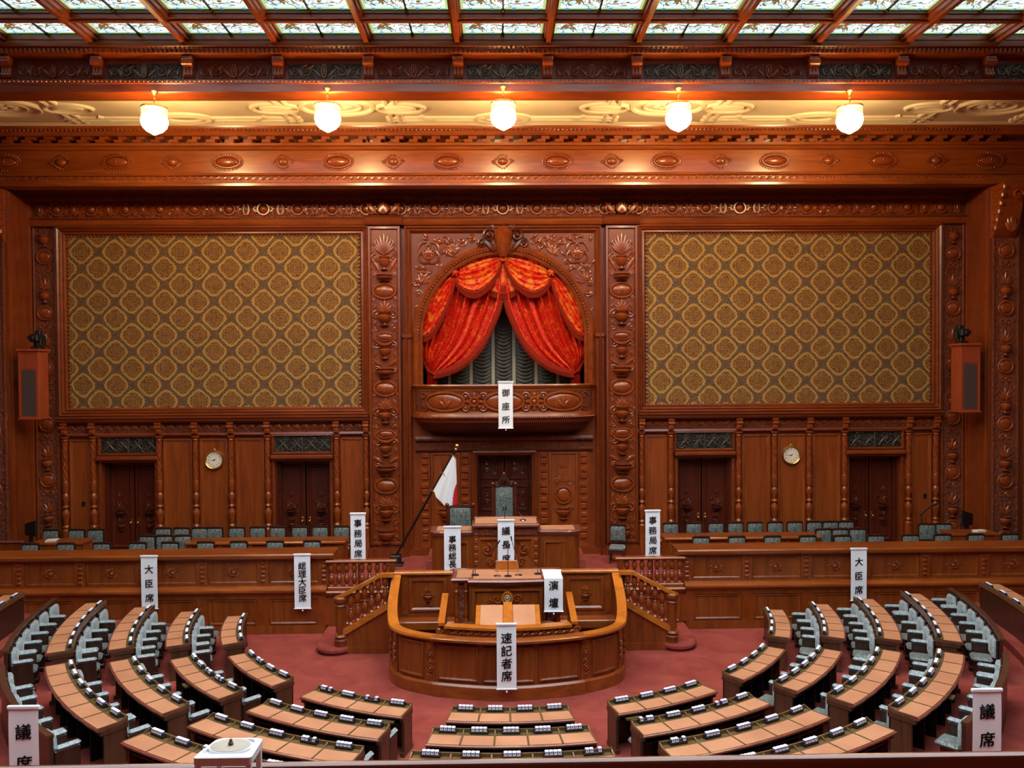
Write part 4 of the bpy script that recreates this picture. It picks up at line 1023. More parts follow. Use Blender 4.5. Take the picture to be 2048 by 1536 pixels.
for d0, d1 in ((-1.48, -.62), (-.53, .53), (.62, 1.48), (-2.46, -1.80), (1.80, 2.46)): curved_panel(d0, d1, .34, 1.08, 'panel')
def postcarve(d):
    x, y = at_s(d, 0); x2, y2 = at_s(d, .1); ang = atan2(x2-x, -(y2-y)); mb = MB(); mb.box(-.10, .10, -.025, 0, .28, 1.16)
    for q in range(3): oval(mb, 0, .55+.14*q, -.02, .055, .06, .05, .018)
    fan(mb, 0, .36, -.02, .16, 5, 1.6, .025, .03); fan(mb, 0, .92, -.02, .14, 5, 1.8, .025, .03); mb.xform(Matrix.Translation((x, y, 0)) @ Matrix.Rotation(ang, 4, 'Z')); mb.build('carved_post', 'relief', en)
for d in (-1.64, 1.64, -2.66, 2.66, -3.0, 3.0): postcarve(d)
for s in (-1, 1):
    # wing wall behind the pit
    a, b = sorted((s*1.18, s*2.72)); y = 19.22; mb = MB(); mb.box(a, b, y, y+.1, .6, 1.82); mb.build('wing_wall', 'bench', en)
    mb = MB(); mb.bbox(a, b, y-.06, y+.14, 1.80, 1.88, .02); mb.build('wing_rail', 'honey', en)
    a2, b2 = sorted((s*1.45, s*2.35)); mb = MB(); mb.frame(a2, b2, .92, 1.72, [(0, y), (0, y-.03), (.05, y-.04), (.09, y-.01)])
    for k in (-1, 1): mb.box((a2+b2)/2+k*.56-.07, (a2+b2)/2+k*.56+.07, y-.02, y, .85, 1.78)
    fan(mb, (a2+b2)/2, 1.38, y, .16, 5, 2, .03, .03); urn(mb, (a2+b2)/2, 1.16, y, .2, .18); fan(mb, (a2+b2)/2, 1.22, y, .14, 5, 2, .03, .03)
    for k in (-1, 1): spiral(mb, (a2+b2)/2+k*.1, 1.28, y, .05, 1.2, 0, k, .014); spiral(mb, (a2+b2)/2+k*.08, 1.08, y, .05, 1.2, 0, -k, .014)
    mb.build('wing_panel', 'relief', en)
    mb = MB(); mb.bbox(a, b, y-.40, y, .58, .78, .02); mb.build('bench_step', 'benchh', en)
    mb = MB().box(*sorted((s*1.22, s*2.36)), 17.7, 18.8, .02, .05); mb.build('pit_floor_shade', 'pitshade', en)  # floor sheet painted almost black, the pit's shade put into its colour
    mb = MB(); mb.loft([[(s*x, y, z+dz) for x, dz in ((1.33, 0), (1.47, 0), (1.47, .06), (1.33, .06))] for y, z in ((16.72, 1.36), (16.85, 1.40), (18.05, 1.62))]); mb.build('arm_rail', 'honey', en)
    mb = MB(); mb.lathe(s*1.40, 16.82, [(.06, .9), (.06, 1.0), (.08, 1.04), (.05, 1.08), (.07, 1.2), (.05, 1.3), (.07, 1.37)], 12); mb.box(*sorted((s*1.36, s*1.44)), 16.9, 18.0, .7, 1.38); mb.build('arm_post', 'bench', en)
mb = MB(); 
fr = [at_s(d, -.10) for d in [-1.33+2.66*k/20 for k in range(21)]]; bk = [at_s(d, -.22) for d in [-1.33+2.66*k/20 for k in range(21)]]
mb.loft([[(*p, 1.20), (*p, 1.385), (*q, 1.385), (*q, 1.20)] for p, q in zip(fr, bk)]); sc_ = mb.build('front_screen', 'carvedfine', en)
mb = MB(); fr = [at_s(d, -.05) for d in [-1.36+2.72*k/20 for k in range(21)]]; bk = [at_s(d, -.26) for d in [-1.36+2.72*k/20 for k in range(21)]]
mb.loft([[(*p, 1.38), (*p, 1.43), (*q, 1.44), (*q, 1.38)] for p, q in zip(fr, bk)]); mb.build('screen_rail', 'honey', sc_)
mb = MB()
for k in range(16):
    d = -1.28+2.56*k/15; x, y = at_s(d, -.09); st = len(mb.v); spiral(mb, 0, 1.315, 0, .05, 1.2, 0, 1 if k % 2 else -1, .018); leaf(mb, .03, 1.26, 0, .13, .03, .4, .03); mb.xform(Matrix.Translation((x, y, 0)) @ Matrix.Rotation(d/5.0, 4, 'Z'), st)
mb.build('screen_carving', 'relief', sc_)
for s in (-1, 1): 
    x, y = at_s(s*1.5, -.12); mb = MB(); spiral(mb, 0, 1.30, 0, .07, 1.3, 0, s, .03); mb.box(-.06, .06, -.02, .06, 1.2, 1.28); mb.xform(Matrix.Translation((x, y, 0))); mb.build('rail_scroll', 'relief', en)
# stenographers' desk
st = thing('stenographer_desk', 'sloping tan-topped stenographers\' desk inside the podium enclosure', 'desk', (0, 0, 0))
yA, zA, yB, zB = 16.45, 1.40, 17.16, 1.66
mb = MB(); mb.loft([[(x, yA, zA-.06), (x, yA, zA), (x, yB, zB), (x, yB, zB-.06)] for x in (-.68, .68)]); mb.build('desk_top', 'honey', st)
for s in (-1, 1):
    mb = MB(); a, b = sorted((s*.11, s*.58)); mb.loft([[(x, yA+.03, zA+.012), (x, yB-.03, zB+.004), (x, yB-.03, zB+.012), (x, yA+.03, zA+.022)] for x in (a, b)]); mb.build('writing_pad', 'pad', st)
    MB().box(*sorted((s*.60, s*.66)), yA+.05, yB-.05, .7, zA+.02).build('leg', 'bench', st)
mb = MB(); mb.loft([[(x, yA-.0, zA), (x, yA+.02, zA+.05), (x, yB+.02, zB+.06), (x, yB+.02, zB)] for x in (-.09, .09)]); mb.build('centre_strip', 'honey', st)
mb = MB(); mb.box(-.10, .10, yA-.05, yA, 1.05, 1.46); 
for k in (-1, 1): spiral(mb, k*.05, 1.38, yA-.05, .04, 1.2, 0, k, .012)
leaf(mb, 0, 1.2, yA-.05, .16, .05, pi/2, .03); mb.build('carved_post', 'relief', st)
S0 = None
for s, nm in ((-1, 'left'), (1, 'right')):
    if S0 is None:
        S0 = thing('round_stool', f'round brown leather stool at the {nm} end of the stenographers\' desk', 'stool', (s*.86, 17.1, .64), 0, 'stenographers\' stools')
        MB().lathe(0, 0, [(.0, .64), (.15, .64), (.19, .62), (.19, .57), (.15, .55)], 20).build('seat', 'leather', S0); MB().lathe(0, 0, [(.16, 0), (.16, .03), (.03, .06), (.03, .56)], 14).build('pedestal', 'darkmetal', S0)
    else: dup(S0, (s*.86, 17.1, .64), 0, f'round brown leather stool at the {nm} end of the stenographers\' desk')
mb = MB().box(-1.3, 1.3, 16.6, 17.65, .05, .64); struct(mb.build('floor_pit', 'carpet'))
# rostrum
ro = thing('speaking_rostrum', 'carved speaking rostrum with broad tan top in the middle of the podium', 'rostrum', (0, 0, 0))
mb = MB(); mb.box(-.85, .85, 17.75, 18.5, .05, 1.98); mb.box(-1.17, 1.17, 17.95, 18.6, .05, 1.98); mb.build('body', 'bench', ro)
def rostrum_outline(g): return [(-1.24-g, 18.75), (-1.24-g, 17.82-g), (-.86-g, 17.82-g), (-.86-g, 17.66-g), (0, 17.60-g), (.86+g, 17.66-g), (.86+g, 17.82-g), (1.24+g, 17.82-g), (1.24+g, 18.75), (.3, 18.65), (-.3, 18.65)]
mb = MB(); mb.loft([[(x, y, z) for x, y in rostrum_outline(g)] for g, z in ((-.06, 1.94), (.0, 1.99), (.02, 2.03), (.0, 2.06), (-.03, 2.075))]); mb.build('top', 'deskrim', ro)
mb = MB()
for x0, x1, y0 in ((-1.14, -.80, 17.86), (-.76, .76, 17.72), (.80, 1.14, 17.86)): mb.box(x0, x1, y0, 18.55, 2.06, 2.082)
mb.build('writing_pad', 'pad', ro)
mb = MB(); mb.frame(-.78, .78, 1.05, 1.86, [(0, 17.75), (0, 17.70), (.05, 17.69), (.08, 17.73)]); mb.box(-.68, .68, 17.735, 17.75, 1.12, 1.8); mb.build('front_panel', 'bench', ro)
for k in (-1, 1): mb = MB(); spiral(mb, k*.22, 1.62, 17.73, .1, 1.4, 0, k, .025); spiral(mb, k*.40, 1.56, 17.73, .06, 1.2, 0, -k, .018); mb.build('front_carving', 'relief', ro)
mb = MB(); oval(mb, 0, 1.64, 17.71, .10, .14, .06, .03); leaf(mb, 0, 1.3, 17.71, .3, .10, pi/2, .05); em = mb.build('emblem', 'honey', ro); mb = MB(); oval(mb, 0, 1.66, 17.66, .055, .065, .04, .015); mb.build('emblem_boss', 'cream', em)
for s in (-1, 1):
    for x in (.92, 1.14): MB().lathe(s*x, 17.9, [(.055, .9), (.055, 1.12), (.04, 1.16), (.06, 1.22), (.045, 1.3), (.045, 1.72), (.06, 1.76), (.04, 1.8), (.06, 1.86), (.06, 1.96)], 12).build('column', 'relief', ro)
    MB().box(*sorted((s*.96, s*1.10)), 17.90, 17.96, 1.0, 1.9).build('carved_inset', 'carvedfine', ro)
lb = thing('reading_stand', 'plain wooden reading stand at the back of the speaking rostrum', 'stand', (.0, 18.45, 2.08)); MB().bbox(-.26, .26, -.02, .04, .02, .23, .008).build('board', 'honey', lb); MB().bbox(-.28, .28, -.10, .06, 0, .03, .006).build('foot', 'honey', lb)
# microphones
def mic_stand(x, y, z, h, lean, label, m='black', twin=False, group='rostrum microphones'):
    t = thing('microphone', label, 'microphone', (x, y, z), 0, group)
    MB().lathe(0, 0, [(0, .02), (.05, .02), (.085, .012), (.09, 0), (0, 0)], 18).build('base', m, t)
    lx, lh = lean; mb = MB().tube([(0, 0, .015), (0, 0, h*.35), (lx*.5, -.02, h*.35+(lh)*.5), (lx, -.04, h*.35+lh)], .008, 6); mb.build('stem', m, t)
    mb = MB()
    for k in ((-1, 1) if twin else (0,)): mb.tube([(lx+k*.03-.0, -.04, h*.35+lh), (lx+k*.035+(lx*.12), -.06, h*.35+lh+.10)], [.013, .017], 8)
    mb.build('head', 'black', t); return t
mic_stand(-.72, 18.05, 2.08, .5, (.50, .52), 'black gooseneck microphone, leftmost on the speaking rostrum'); mic_stand(.70, 18.1, 2.08, .5, (-.42, .52), 'black gooseneck microphone, rightmost on the speaking rostrum')
mic_stand(-.22, 17.95, 2.08, .55, (.0, .46), 'silver desk microphone, second from left on the speaking rostrum', 'chrome'); mic_stand(.26, 18.0, 2.08, .7, (-.15, .55), 'silver slanting microphone beside the reading stand, second from right on rostrum', 'chrome')
mic_stand(.02, 17.93, 2.08, .8, (0, .36), 'black straight microphone standing in the middle of the speaking rostrum', twin=True)

# ================================================================== PRESIDING DESKS AND CHAIRS
pf = MB(); pf.box(-2.1, 2.1, 20.9, 22.4, DZ, 1.72); struct(pf.build('floor_platform', 'carpet'))
pd = thing('speaker_desk', 'tall carved presiding desk with tan top behind the speaking rostrum', 'desk', (0, 0, 0))
MB().box(-.80, .80, 20.6, 20.95, DZ, 2.66).build('body', 'bench', pd)
mb = MB(); mb.bbox(-.88, .88, 20.48, 21.2, 2.66, 2.76, .03); mb.bbox(-.84, .84, 21.05, 21.22, 2.76, 2.84, .02); mb.build('top', 'deskrim', pd); mb = MB(); mb.loft([[(x, 20.54, 2.765), (x, 21.05, 2.80), (x, 21.05, 2.815), (x, 20.54, 2.775)] for x in (-.8, .8)]); mb.build('writing_pad', 'pad', pd)
MB().box(-.82, .82, 20.56, 20.6, 2.46, 2.64).build('carved_frieze', 'carvedfine', pd)
mb = MB(); mb.frame(-.72, .72, 1.3, 2.4, [(0, 20.6), (0, 20.56), (.05, 20.55), (.09, 20.59)]); mb.build('front_panel', 'bench', pd)
mb = MB()
for k in (-1, 1):
    spiral(mb, k*.48, 2.08, 20.59, .14, 1.6, pi/2, k, .04); spiral(mb, k*.42, 1.78, 20.59, .10, 1.5, -pi/2, -k, .03); spiral(mb, k*.34, 2.0, 20.59, .07, 1.2, 0, k, .025); leaf(mb, k*.3, 1.7, 20.59, .35, .07, pi/2, .05)
mb.build('front_carving', 'relief', pd)
for k in (-1, 1):
    mb = MB().box(k*.77-.06, k*.77+.06, 20.57, 20.6, 1.25, 2.44)
    for q in range(6): mb.bbox(k*.77-.05, k*.77+.05, 20.55, 20.58, 1.3+q*.19, 1.42+q*.19, .02)
    mb.build('studded_strip', 'relief', pd)
for s, nm, lab in ((-1, 'left', 'lower curved-end side desk with the white banner, left of the presiding desk'), (1, 'right', 'lower curved-end side desk without banner, right of the presiding desk')):
    t = thing('side_desk', lab, 'desk', (0, 0, 0))
    out = [(.83, 20.72), (1.55, 20.66), (1.78, 20.70), (1.90, 20.82), (1.94, 21.0), (1.94, 21.4), (.83, 21.4)]
    mb = MB(); mb.loft([[(s*x, y, z) for x, y in out] for z in (DZ, 2.42)]); mb.build('body', 'bench', t)
    def grow(g): return [(s*(x+(g if x > 1.5 else 0)), y-(g if y < 20.9 else 0)) for x, y in out]
    mb = MB(); mb.loft([[(x, y, z) for x, y in grow(g)] for g, z in ((.0, 2.40), (.05, 2.46), (.06, 2.52), (.03, 2.55))]); mb.build('top', 'deskrim', t)
    mb = MB(); mb.box(*sorted((s*.90, s*1.80)), 20.76, 21.3, 2.55, 2.565); mb.build('writing_pad', 'pad', t)
    mb = MB(); mb.frame(*sorted((s*.98, s*1.62)), 1.3, 2.28, [(0, 20.70), (0, 20.66), (.04, 20.65), (.06, 20.69)]); mb.build('front_panel', 'bench', t)

def hall_chair(name, w, bz0, bz1, crest, legs=True, seat_z=.46, depth=.48):
    t = thing(name, None, None)
    MB().bbox(-w/2+.02, w/2-.02, -depth/2, depth/2, seat_z-.08, seat_z+.04, .04).build('seat', 'brocade', t)
    ft = .022 if crest < .1 else .045
    mb = MB(); mb.frame(-w/2, w/2, bz0-.04, bz1+ft, [(0, depth/2), (0, depth/2-.05), (ft, depth/2-.05), (ft, depth/2)]); mb.box(-w/2, w/2, depth/2-.01, depth/2+.02, bz0-.04, bz1+ft)
    if crest:
        for k in (-1, 1): mb.tube([(k*w*.5, depth/2-.02, bz1+.03), (k*w*.35, depth/2-.03, bz1+.05), (k*.12*w, depth/2-.03, bz1+.03+crest*.7), (0, depth/2-.03, bz1+.03+crest)], [.018, .02, .022, .02] if crest < .1 else [.02, .03, .035, .03], 6)
        mb.ball((0, depth/2-.03, bz1+.045+crest*.6), (.04, .03, .022+crest*.1), 8, 5)
    mb.box(-w/2, w/2, -depth/2+.02, depth/2, seat_z-.14, seat_z-.07); mb.build('back_frame', 'darkwood', t)
    mb = MB(); r = [(-w/2+ft, bz0), (w/2-ft, bz0), (w/2-ft, bz1-.03), (w/2-.06, bz1), (-w/2+.06, bz1), (-w/2+ft, bz1-.03)]
    mb.loft([[(x*k, y, (bz0+bz1)/2+(z-(bz0+bz1)/2)*k) for x, z in r] for k, y in ((1, depth/2-.03), (.96, depth/2-.06), (.8, depth/2-.085), (.4, depth/2-.095))]); mb.build('backrest', 'brocade', t)
    lg = None
    for sx in (-1, 1):
        for sy in (-1, 1):
            if lg is None: lg = MB().lathe(0, 0, [(.022, 0), (.028, .06), (.02, .1), (.03, .3), (.03, seat_z-.09)], 8).build('leg', 'darkwood', t, (sx*(w/2-.05), sy*(depth/2-.05), 0))
            else: copy_part(lg, t, (sx*(w/2-.05), sy*(depth/2-.05), 0))
    return t
# rows of dais chairs
hc = hall_chair('dais_chair', .48, .60, 1.03, .022)
used = []
def put_chair(x, y, rz, lab, group):
    if not used: hc.location = (x, y, DZ); hc.rotation_euler = (0, 0, rz); tag(hc, lab, 'chair', group); used.append(1)
    else: dup(hc, (x, y, DZ), rz, lab, group)
def pxx(px, Y): return (px-997-.0)/1600*Y-.163
L1 = [57, 128, 199, 270, 335, 406, 472, 545, 619]; R1_ = [1406, 1479, 1552, 1624, 1695, 1764, 1835, 1901, 1970, 2040]
for i, p in enumerate(L1): put_chair(pxx(p, 21.55), 21.5, 0, f'grey brocade chair behind left ministers\' bench, {ORD[i]} from left', 'chairs behind the ministers\' benches')
for i, p in enumerate(R1_): put_chair(pxx(p, 21.55), 21.5, 0, f'grey brocade chair behind right ministers\' bench, {ORD[i]} from podium end', 'chairs behind the ministers\' benches')
L2 = [312, 347, 385, 425, 469, 511, 551, 595, 636, 679]; R2_ = [1344, 1391, 1436, 1476, 1516, 1557, 1597, 1637, 1670, 1702]
L2 = [287, 322.6, 359, 385, 425, 469, 511, 551, 595, 636, 679]
for i, p in enumerate([322.6, 359, 395, 425, 469, 511, 551, 595, 636, 679]): put_chair(pxx(p, 23.55), 23.5, 0, f'small-looking grey chair along left back wall, {ORD[i]} from left beyond the long desk', 'chairs along the back wall')
for i, p in enumerate(R2_): put_chair(pxx(p, 23.55), 23.5, 0, f'small-looking grey chair along right back wall, {ORD[i]} from podium end', 'chairs along the back wall')
for i, p in enumerate([287, 323, 361]): put_chair(pxx(p, 22.4), 22.4, .1*(i-1), f'grey chair in loose cluster before the far-left door, {ORD[i]} from left', 'loose chairs before the doors')
for i, p in enumerate([1659, 1692, 1726]): put_chair(pxx(p, 22.4), 22.4, .1*(1-i), f'grey chair in loose cluster before the far-right door, {ORD[i]} from left', 'loose chairs before the doors')
for i, p in enumerate([97, 148, 186]): put_chair(pxx(p, 23.4), 23.4, 0, f'grey chair against the wall by the left side table, {ORD[i]} from left', 'chairs by the side tables')
for i, p in enumerate([1868, 1902]): put_chair(pxx(p, 23.0), 23.0, -.15, f'grey chair against the wall by the right side table, {ORD[i]} from left', 'chairs by the side tables')
put_chair(3.28, 23.3, -.25, 'lone grey brocade chair by the right pilaster, away from the rows', 'lone chair')
# presiding chairs
pc_ = hall_chair('presiding_chair', .56, .75, 1.78, .28, seat_z=.5, depth=.55); pc_.location = (-.03, 21.75, 1.72); tag(pc_, 'tall carved grey presiding chair behind the middle desk', 'chair')
mb = MB()
for k in (-1, 1): mb = MB(); mb.tube([(k*.30, .24, .5), (k*.30, .24, 1.80)], .045, 8); mb.ball((k*.31, .22, 1.86), .06, 8, 6); mb.bbox(k*.25-.05, k*.25+.05, -.2, .22, .76, .82, .02); spiral(mb, k*.2, 1.88, .2, .07, 1.3, 0, k, .025); mb.build('carved_upright', 'doorcarve', pc_)
MB().ball((0, .22, 2.12), (.05, .04, .08), 8, 6).build('finial', 'doorcarve', pc_)
sc2 = hall_chair('clerk_chair', .62, .62, 1.22, .06, seat_z=.5, depth=.5); sc2.location = (-1.24, 21.75, 1.72); tag(sc2, 'broad grey clerk chair behind the left side desk, under the flag', 'chair')
mb = MB()
for k in (-1, 1): mb = MB(); mb.tube([(k*.34, .22, .4), (k*.34, .22, 1.26)], .05, 8); mb.ball((k*.36, .2, 1.3), .06, 8, 6); mb.build('carved_upright', 'doorcarve', sc2)
mic_stand(-.03, 20.75, 2.80, .2, (0, .2), 'black twin microphone in front of the presiding chair', twin=True, group='presiding desk microphones'); mic_stand(.45, 20.8, 2.8, .2, (-.12, .16), 'silver and black slanted microphone on right of the presiding desk', 'chrome', True, 'presiding desk microphones')
# second-row desks
for s, nm in ((-1, 'left'), (1, 'right')):
    t = thing('officials_desk', f'long low officials\' desk between the two {nm} rows of chairs', 'desk', (0, 0, 0), 0, 'officials\' desks')
    a, b = sorted((s*4.46, s*8.92)); MB().bbox(a, b, 22.25, 22.95, 1.90, 1.98, .02).build('top', 'benchh', t)
    mb = MB(); mb.box(a+.06, b-.06, 22.32, 22.38, DZ, 1.9)
    for i in range(6): x = a+.1+(b-a-.3)*i/5; mb.box(x, x+.12, 22.29, 22.32, DZ, 1.9); 
    for i in range(5): x = a+.16+(b-a-.3)*(i+.5)/5; oval(mb, x, 1.62, 22.32, .09, .07, .03, .015)
    mb.build('front_panel', 'bench', t)
    for x in (a+.05, b-.1): MB().box(x, x+.05, 22.3, 22.9, DZ, 1.9).build('end_panel', 'bench', t)
for s, nm in ((-1, 'left'), (1, 'right')):
    t = thing('side_table', f'plain brown side table with papers at the {nm} end of the dais', 'table', (0, 0, 0), 0, 'side tables')
    a, b = sorted((s*11.75, s*13.2)) if s < 0 else (12.62, 14.0); MB().bbox(a, b, 22.3, 23.0, 1.94, 2.0, .01).build('top', 'panel', t)
    mb = MB(); mb.box(a+.03, b-.03, 22.33, 22.37, DZ, 1.94); mb.build('front_panel', 'panel', t)
    for x in (a+.03, b-.08): MB().box(x, x+.05, 22.34, 22.95, DZ, 1.94).build('end_panel', 'panel', t)
    p = thing('paper_stack', f'small stack of papers lying on the {nm} side table', 'papers', ((-12.75 if s < 0 else 13.55), 22.6, 2.0), .2); 
    mb = MB()
    for i in range(4): mb.bbox(-.15+.01*i, .15+.012*i, -.1, .1, .012*i, .012*i+.01, .002)
    mb.build('sheets', 'book', p)
    q = thing('black_screen', f'dark slanted screen panel beside the {nm} side table', 'screen', (s*13.75, 23.35 if s < 0 else 23.5, DZ), s*.5, 'dark screens')
    MB().prism([(-.25, .95), (.25, .95), (.25, 1.28 if s > 0 else 1.42), (-.25, 1.42 if s > 0 else 1.28)], -.03, .03).build('panel', 'black', q); MB().box(-.05, .05, -.03, .03, 0, .96).build('post', 'black', q); MB().bbox(-.2, .2, -.15, .15, 0, .04, .01).build('foot', 'black', q)
t = thing('partition_board', 'red-brown upright partition board at the left end behind the bench', 'board', (-13.3, 22.1, DZ)); MB().bbox(-.75, .05, -.05, 0, 0, 1.02, .01).build('board', 'wood', t); MB().bbox(-.78, .08, -.08, .03, 1.02, 1.07, .01).build('cap', 'deskrim', t)
t = thing('light_switch', 'small dark wall switch plate beside the far-left door', 'switch', (-12.75, W-.03, 2.75)); MB().bbox(-.05, .05, -.02, 0, -.07, .07, .01).build('plate', 'darkmetal', t)
t = thing('light_switch', 'small dark wall switch plate beside the far-right door', 'switch', (12.95, W-.03, 2.75)); MB().bbox(-.05, .05, -.02, 0, -.07, .07, .01).build('plate', 'darkmetal', t)
t = thing('microphone_stand', 'thin dark floor microphone stand by the far-right door', 'microphone', (12.6, 23.9, DZ)); MB().lathe(0, 0, [(.15, 0), (.15, .02), (.02, .04), (.012, .05), (.012, 1.25)], 12).build('stand', 'darkmetal', t); MB().tube([(-.05, 0, 1.2), (.35, 0, 1.5)], .02, 6).build('boom', 'darkmetal', t); MB().tube([(.33, 0, 1.48), (.48, 0, 1.54)], .035, 8).build('head', 'black', t)

# ================================================================== FLAG
fl = thing('flag', 'white flag with red disc hanging from a slanted black pole left of the desks', 'flag', (-3.2, 23.3, DZ))
A = Vector((0, 0, .25)); B = Vector((1.81, -.5, 3.42))
MB().tube([A, B], .035, 10).build('pole', 'black', fl)
mb = MB().ball(B+Vector((.03, -.01, .09)), .075, 14, 10); mb.lathe(B.x+.0, B.y, [(.03, B.z-.05), (.05, B.z), (.03, B.z+.04)], 10); mb.build('finial', 'brass', fl)
mb = MB(); mb.bbox(-.16, .16, -.16, .16, 0, .30, .03); mb.bbox(-.22, .22, -.2, .2, 0, .06, .02); mb.build('base', 'black', fl)
H0 = A+(B-A)*.945; H1 = A+(B-A)*.615
mb = MB(); nu, nv = 100, 80; rings = []
for i in range(nu+1):
    u = i/nu; row = []
    for j in range(nv+1):
        v = j/nv; P_ = H0+(H1-H0)*v
        # cloth gathers towards a near-vertical free edge below the top of the pole
        Q_ = Vector((H0.x+.10+.03*v, H0.y-.05, H0.z-.10-1.42*v)); Q_.z = min(Q_.z, H0.z-.02)
        p = P_+(Q_-P_)*u; p.z -= .18*sin(pi*u)*v*.9; fold = sin(u*2*pi*3.2)*.07*(.25+.75*v)*u; p.y += fold-.03; p.x += cos(u*2*pi*3.2)*.012*v; row.append(tuple(p))
    rings.append(row)
for i in range(nu):
    for j in range(nv):
        u, v = (i+.5)/nu, (j+.5)/nv
        mb.cur = 1 if ((u-1.0)/.19)**2+((v-.84)/.34)**2 < 1 else 0
        mb.add([rings[i][j], rings[i+1][j], rings[i+1][j+1], rings[i][j+1]], [(0, 1, 2, 3)])
cl = mb; me = cl.mesh('flag_cloth', ['paper', 'flagred'], 180)
bm = bmesh.new(); bm.from_mesh(me); bmesh.ops.remove_doubles(bm, verts=bm.verts, dist=1e-4); bm.to_mesh(me); bm.free(); o = bpy.data.objects.new('cloth', me); COL.objects.link(o); o.parent = fl
for t_ in (.945, .78, .615): mb = MB(); p = A+(B-A)*t_; mb.tube([p+Vector((-.06, 0, .05)), p+Vector((.05, -.04, -.02)), p+Vector((.09, -.05, -.12))], .016, 5); mb.ball(p, .045, 8, 5); mb.build('tie_cord', 'brass', fl)
# ================================================================== MEMBER DESKS, SEATS, NAME BLOCKS
def pol(a, r): return (r*sin(a), Y0-r*cos(a))
ROW_R = [6.90, 8.02, 9.12, 10.22]; ROW_Z = [0, .122, .259, .425]; SEATS = [4, 5, 5, 6]
ANG = {1: [(65.3, 83.3), (65.5, 84.3), (64.8, 84.6), (63.8, 84.2)], 2: [(40.8, 58.8), (40.6, 59.4), (39.8, 60.1), (39.2, 59.5)], 3: [(15.8, 34.1), (15.3, 34.7), (15.0, 35.1), (14.8, 35.2)], 0: [(-9.2, 9.2), (-9.7, 9.7), (-10.0, 10.0), (-10.2, 10.2)]}
BN = {-1: 'far-left block', -2: 'left block', -3: 'centre-left block', 0: 'middle block', 3: 'centre-right block', 2: 'right block', 1: 'far-right block'}
RN = ['front row', 'second row', 'third row', 'fourth row']
def arcbox(mb, a0, a1, r0, r1, z0, z1, n=None):
    n = n or max(2, int(abs(a1-a0)/radians(1.6)))
    mb.loft([[(*pol(a0+(a1-a0)*i/n, r0), z0), (*pol(a0+(a1-a0)*i/n, r1), z0), (*pol(a0+(a1-a0)*i/n, r1), z1), (*pol(a0+(a1-a0)*i/n, r0), z1)] for i in range(n+1)])
def arcprof(mb, a0, a1, prof, n=None):
    n = n or max(2, int(abs(a1-a0)/radians(1.6))); mb.loft([[(*pol(a0+(a1-a0)*i/n, r), z) for r, z in prof] for i in range(n+1)])
def member_desk(row, blk, a0, a1, Ro=None, fz=None, ns=None, label=None):
    Ro = Ro or ROW_R[row]; Ri = Ro-.50; f = ROW_Z[row] if fz is None else fz; z = f+.74; ns = ns or SEATS[row]
    t = thing('member_desk', label or f'curved wooden member desk with tan pads, {RN[row]} of the {BN[blk]}', 'desk', (0, 0, 0), 0, 'member desks')
    w = (a1-a0)/ns
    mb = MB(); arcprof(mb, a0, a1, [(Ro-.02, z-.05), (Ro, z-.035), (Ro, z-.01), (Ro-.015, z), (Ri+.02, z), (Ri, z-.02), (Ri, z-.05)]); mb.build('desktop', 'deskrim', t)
    mb = MB(); arcbox(mb, a0+.004, a1-.004, Ri+.03, Ro-.355, z, z+.006); mb.build('block_tray', 'ledge', t)
    mb = MB(); arcbox(mb, a0, a1, Ri, Ri+.03, z-.02, z+.06); 
    for k in range(ns+1):
        a = a0+w*k; e = .012/Ro; a = min(max(a, a0+e), a1-e); mb.loft([[(*pol(a+q*e, Ri+.02), z), (*pol(a+q*e, Ri+.02), z+.055), (*pol(a+q*e, Ri+.13), z+.012), (*pol(a+q*e, Ro-.03), z+.010), (*pol(a+q*e, Ro-.03), z)] for q in (-1, 1)])
    mb.build('ledge_rail', 'ledge', t)
    for k in range(ns):
        mb = MB(); arcbox(mb, a0+w*k+.018/Ro, a0+w*(k+1)-.018/Ro, Ro-.35, Ro-.035, z, z+.007, 4); mb.build('writing_pad', 'pad', t)
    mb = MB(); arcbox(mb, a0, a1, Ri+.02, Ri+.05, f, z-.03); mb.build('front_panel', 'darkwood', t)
    for sg, a in ((-1, a0), (1, a1)):
        e = .05/Ro*-sg; mb = MB(); arcbox(mb, a, a+e, Ri+.02, Ro-.12, f+.06, z-.04, 1); arcbox(mb, a-sg*-.012/Ro, a+e*1.3, Ri, Ro-.08, f, f+.07, 1); arcbox(mb, a+sg*.01/Ro, a+e*1.2, Ri+.0, Ro-.06, z-.12, z-.05, 1); mb.build('end_panel', 'deskend', t)
    mb = MB(); arcbox(mb, a0+.01, a1-.01, Ri+.05, Ro-.14, z-.20, z-.18)
    for k in range(1, ns): a = a0+w*k; e = .018/Ro; arcbox(mb, a-e, a+e, Ri+.05, Ro-.15, f, z-.05, 1)
    mb.build('support', 'black', t)  # black paints the shade below the desktop onto shelf and supports
    return t
DESKS = []
for row in range(4):
    for blk in (-1, -2, -3, 0, 3, 2, 1):
        a, b = ANG[abs(blk)][row]
        if blk < 0: a, b = -b, -a
        a, b = radians(a), radians(b); DESKS.append((row, blk, a, b, member_desk(row, blk, a, b)))
# pull-out trays left open below a few desks
for row, blk, k in ((1, -2, 2), (0, -3, 3), (0, 3, 0), (3, 2, 2)):
    r_, b_, a0, a1, t = next(d for d in DESKS if d[0] == row and d[1] == blk); w = (a1-a0)/SEATS[row]; f = ROW_Z[row]; mb = MB(); arcbox(mb, a0+w*k+.02, a0+w*(k+1)-.02, ROW_R[row]-.2, ROW_R[row]+.05, f+.63, f+.66, 3); mb.build('pull_out_tray', 'ledge', t)

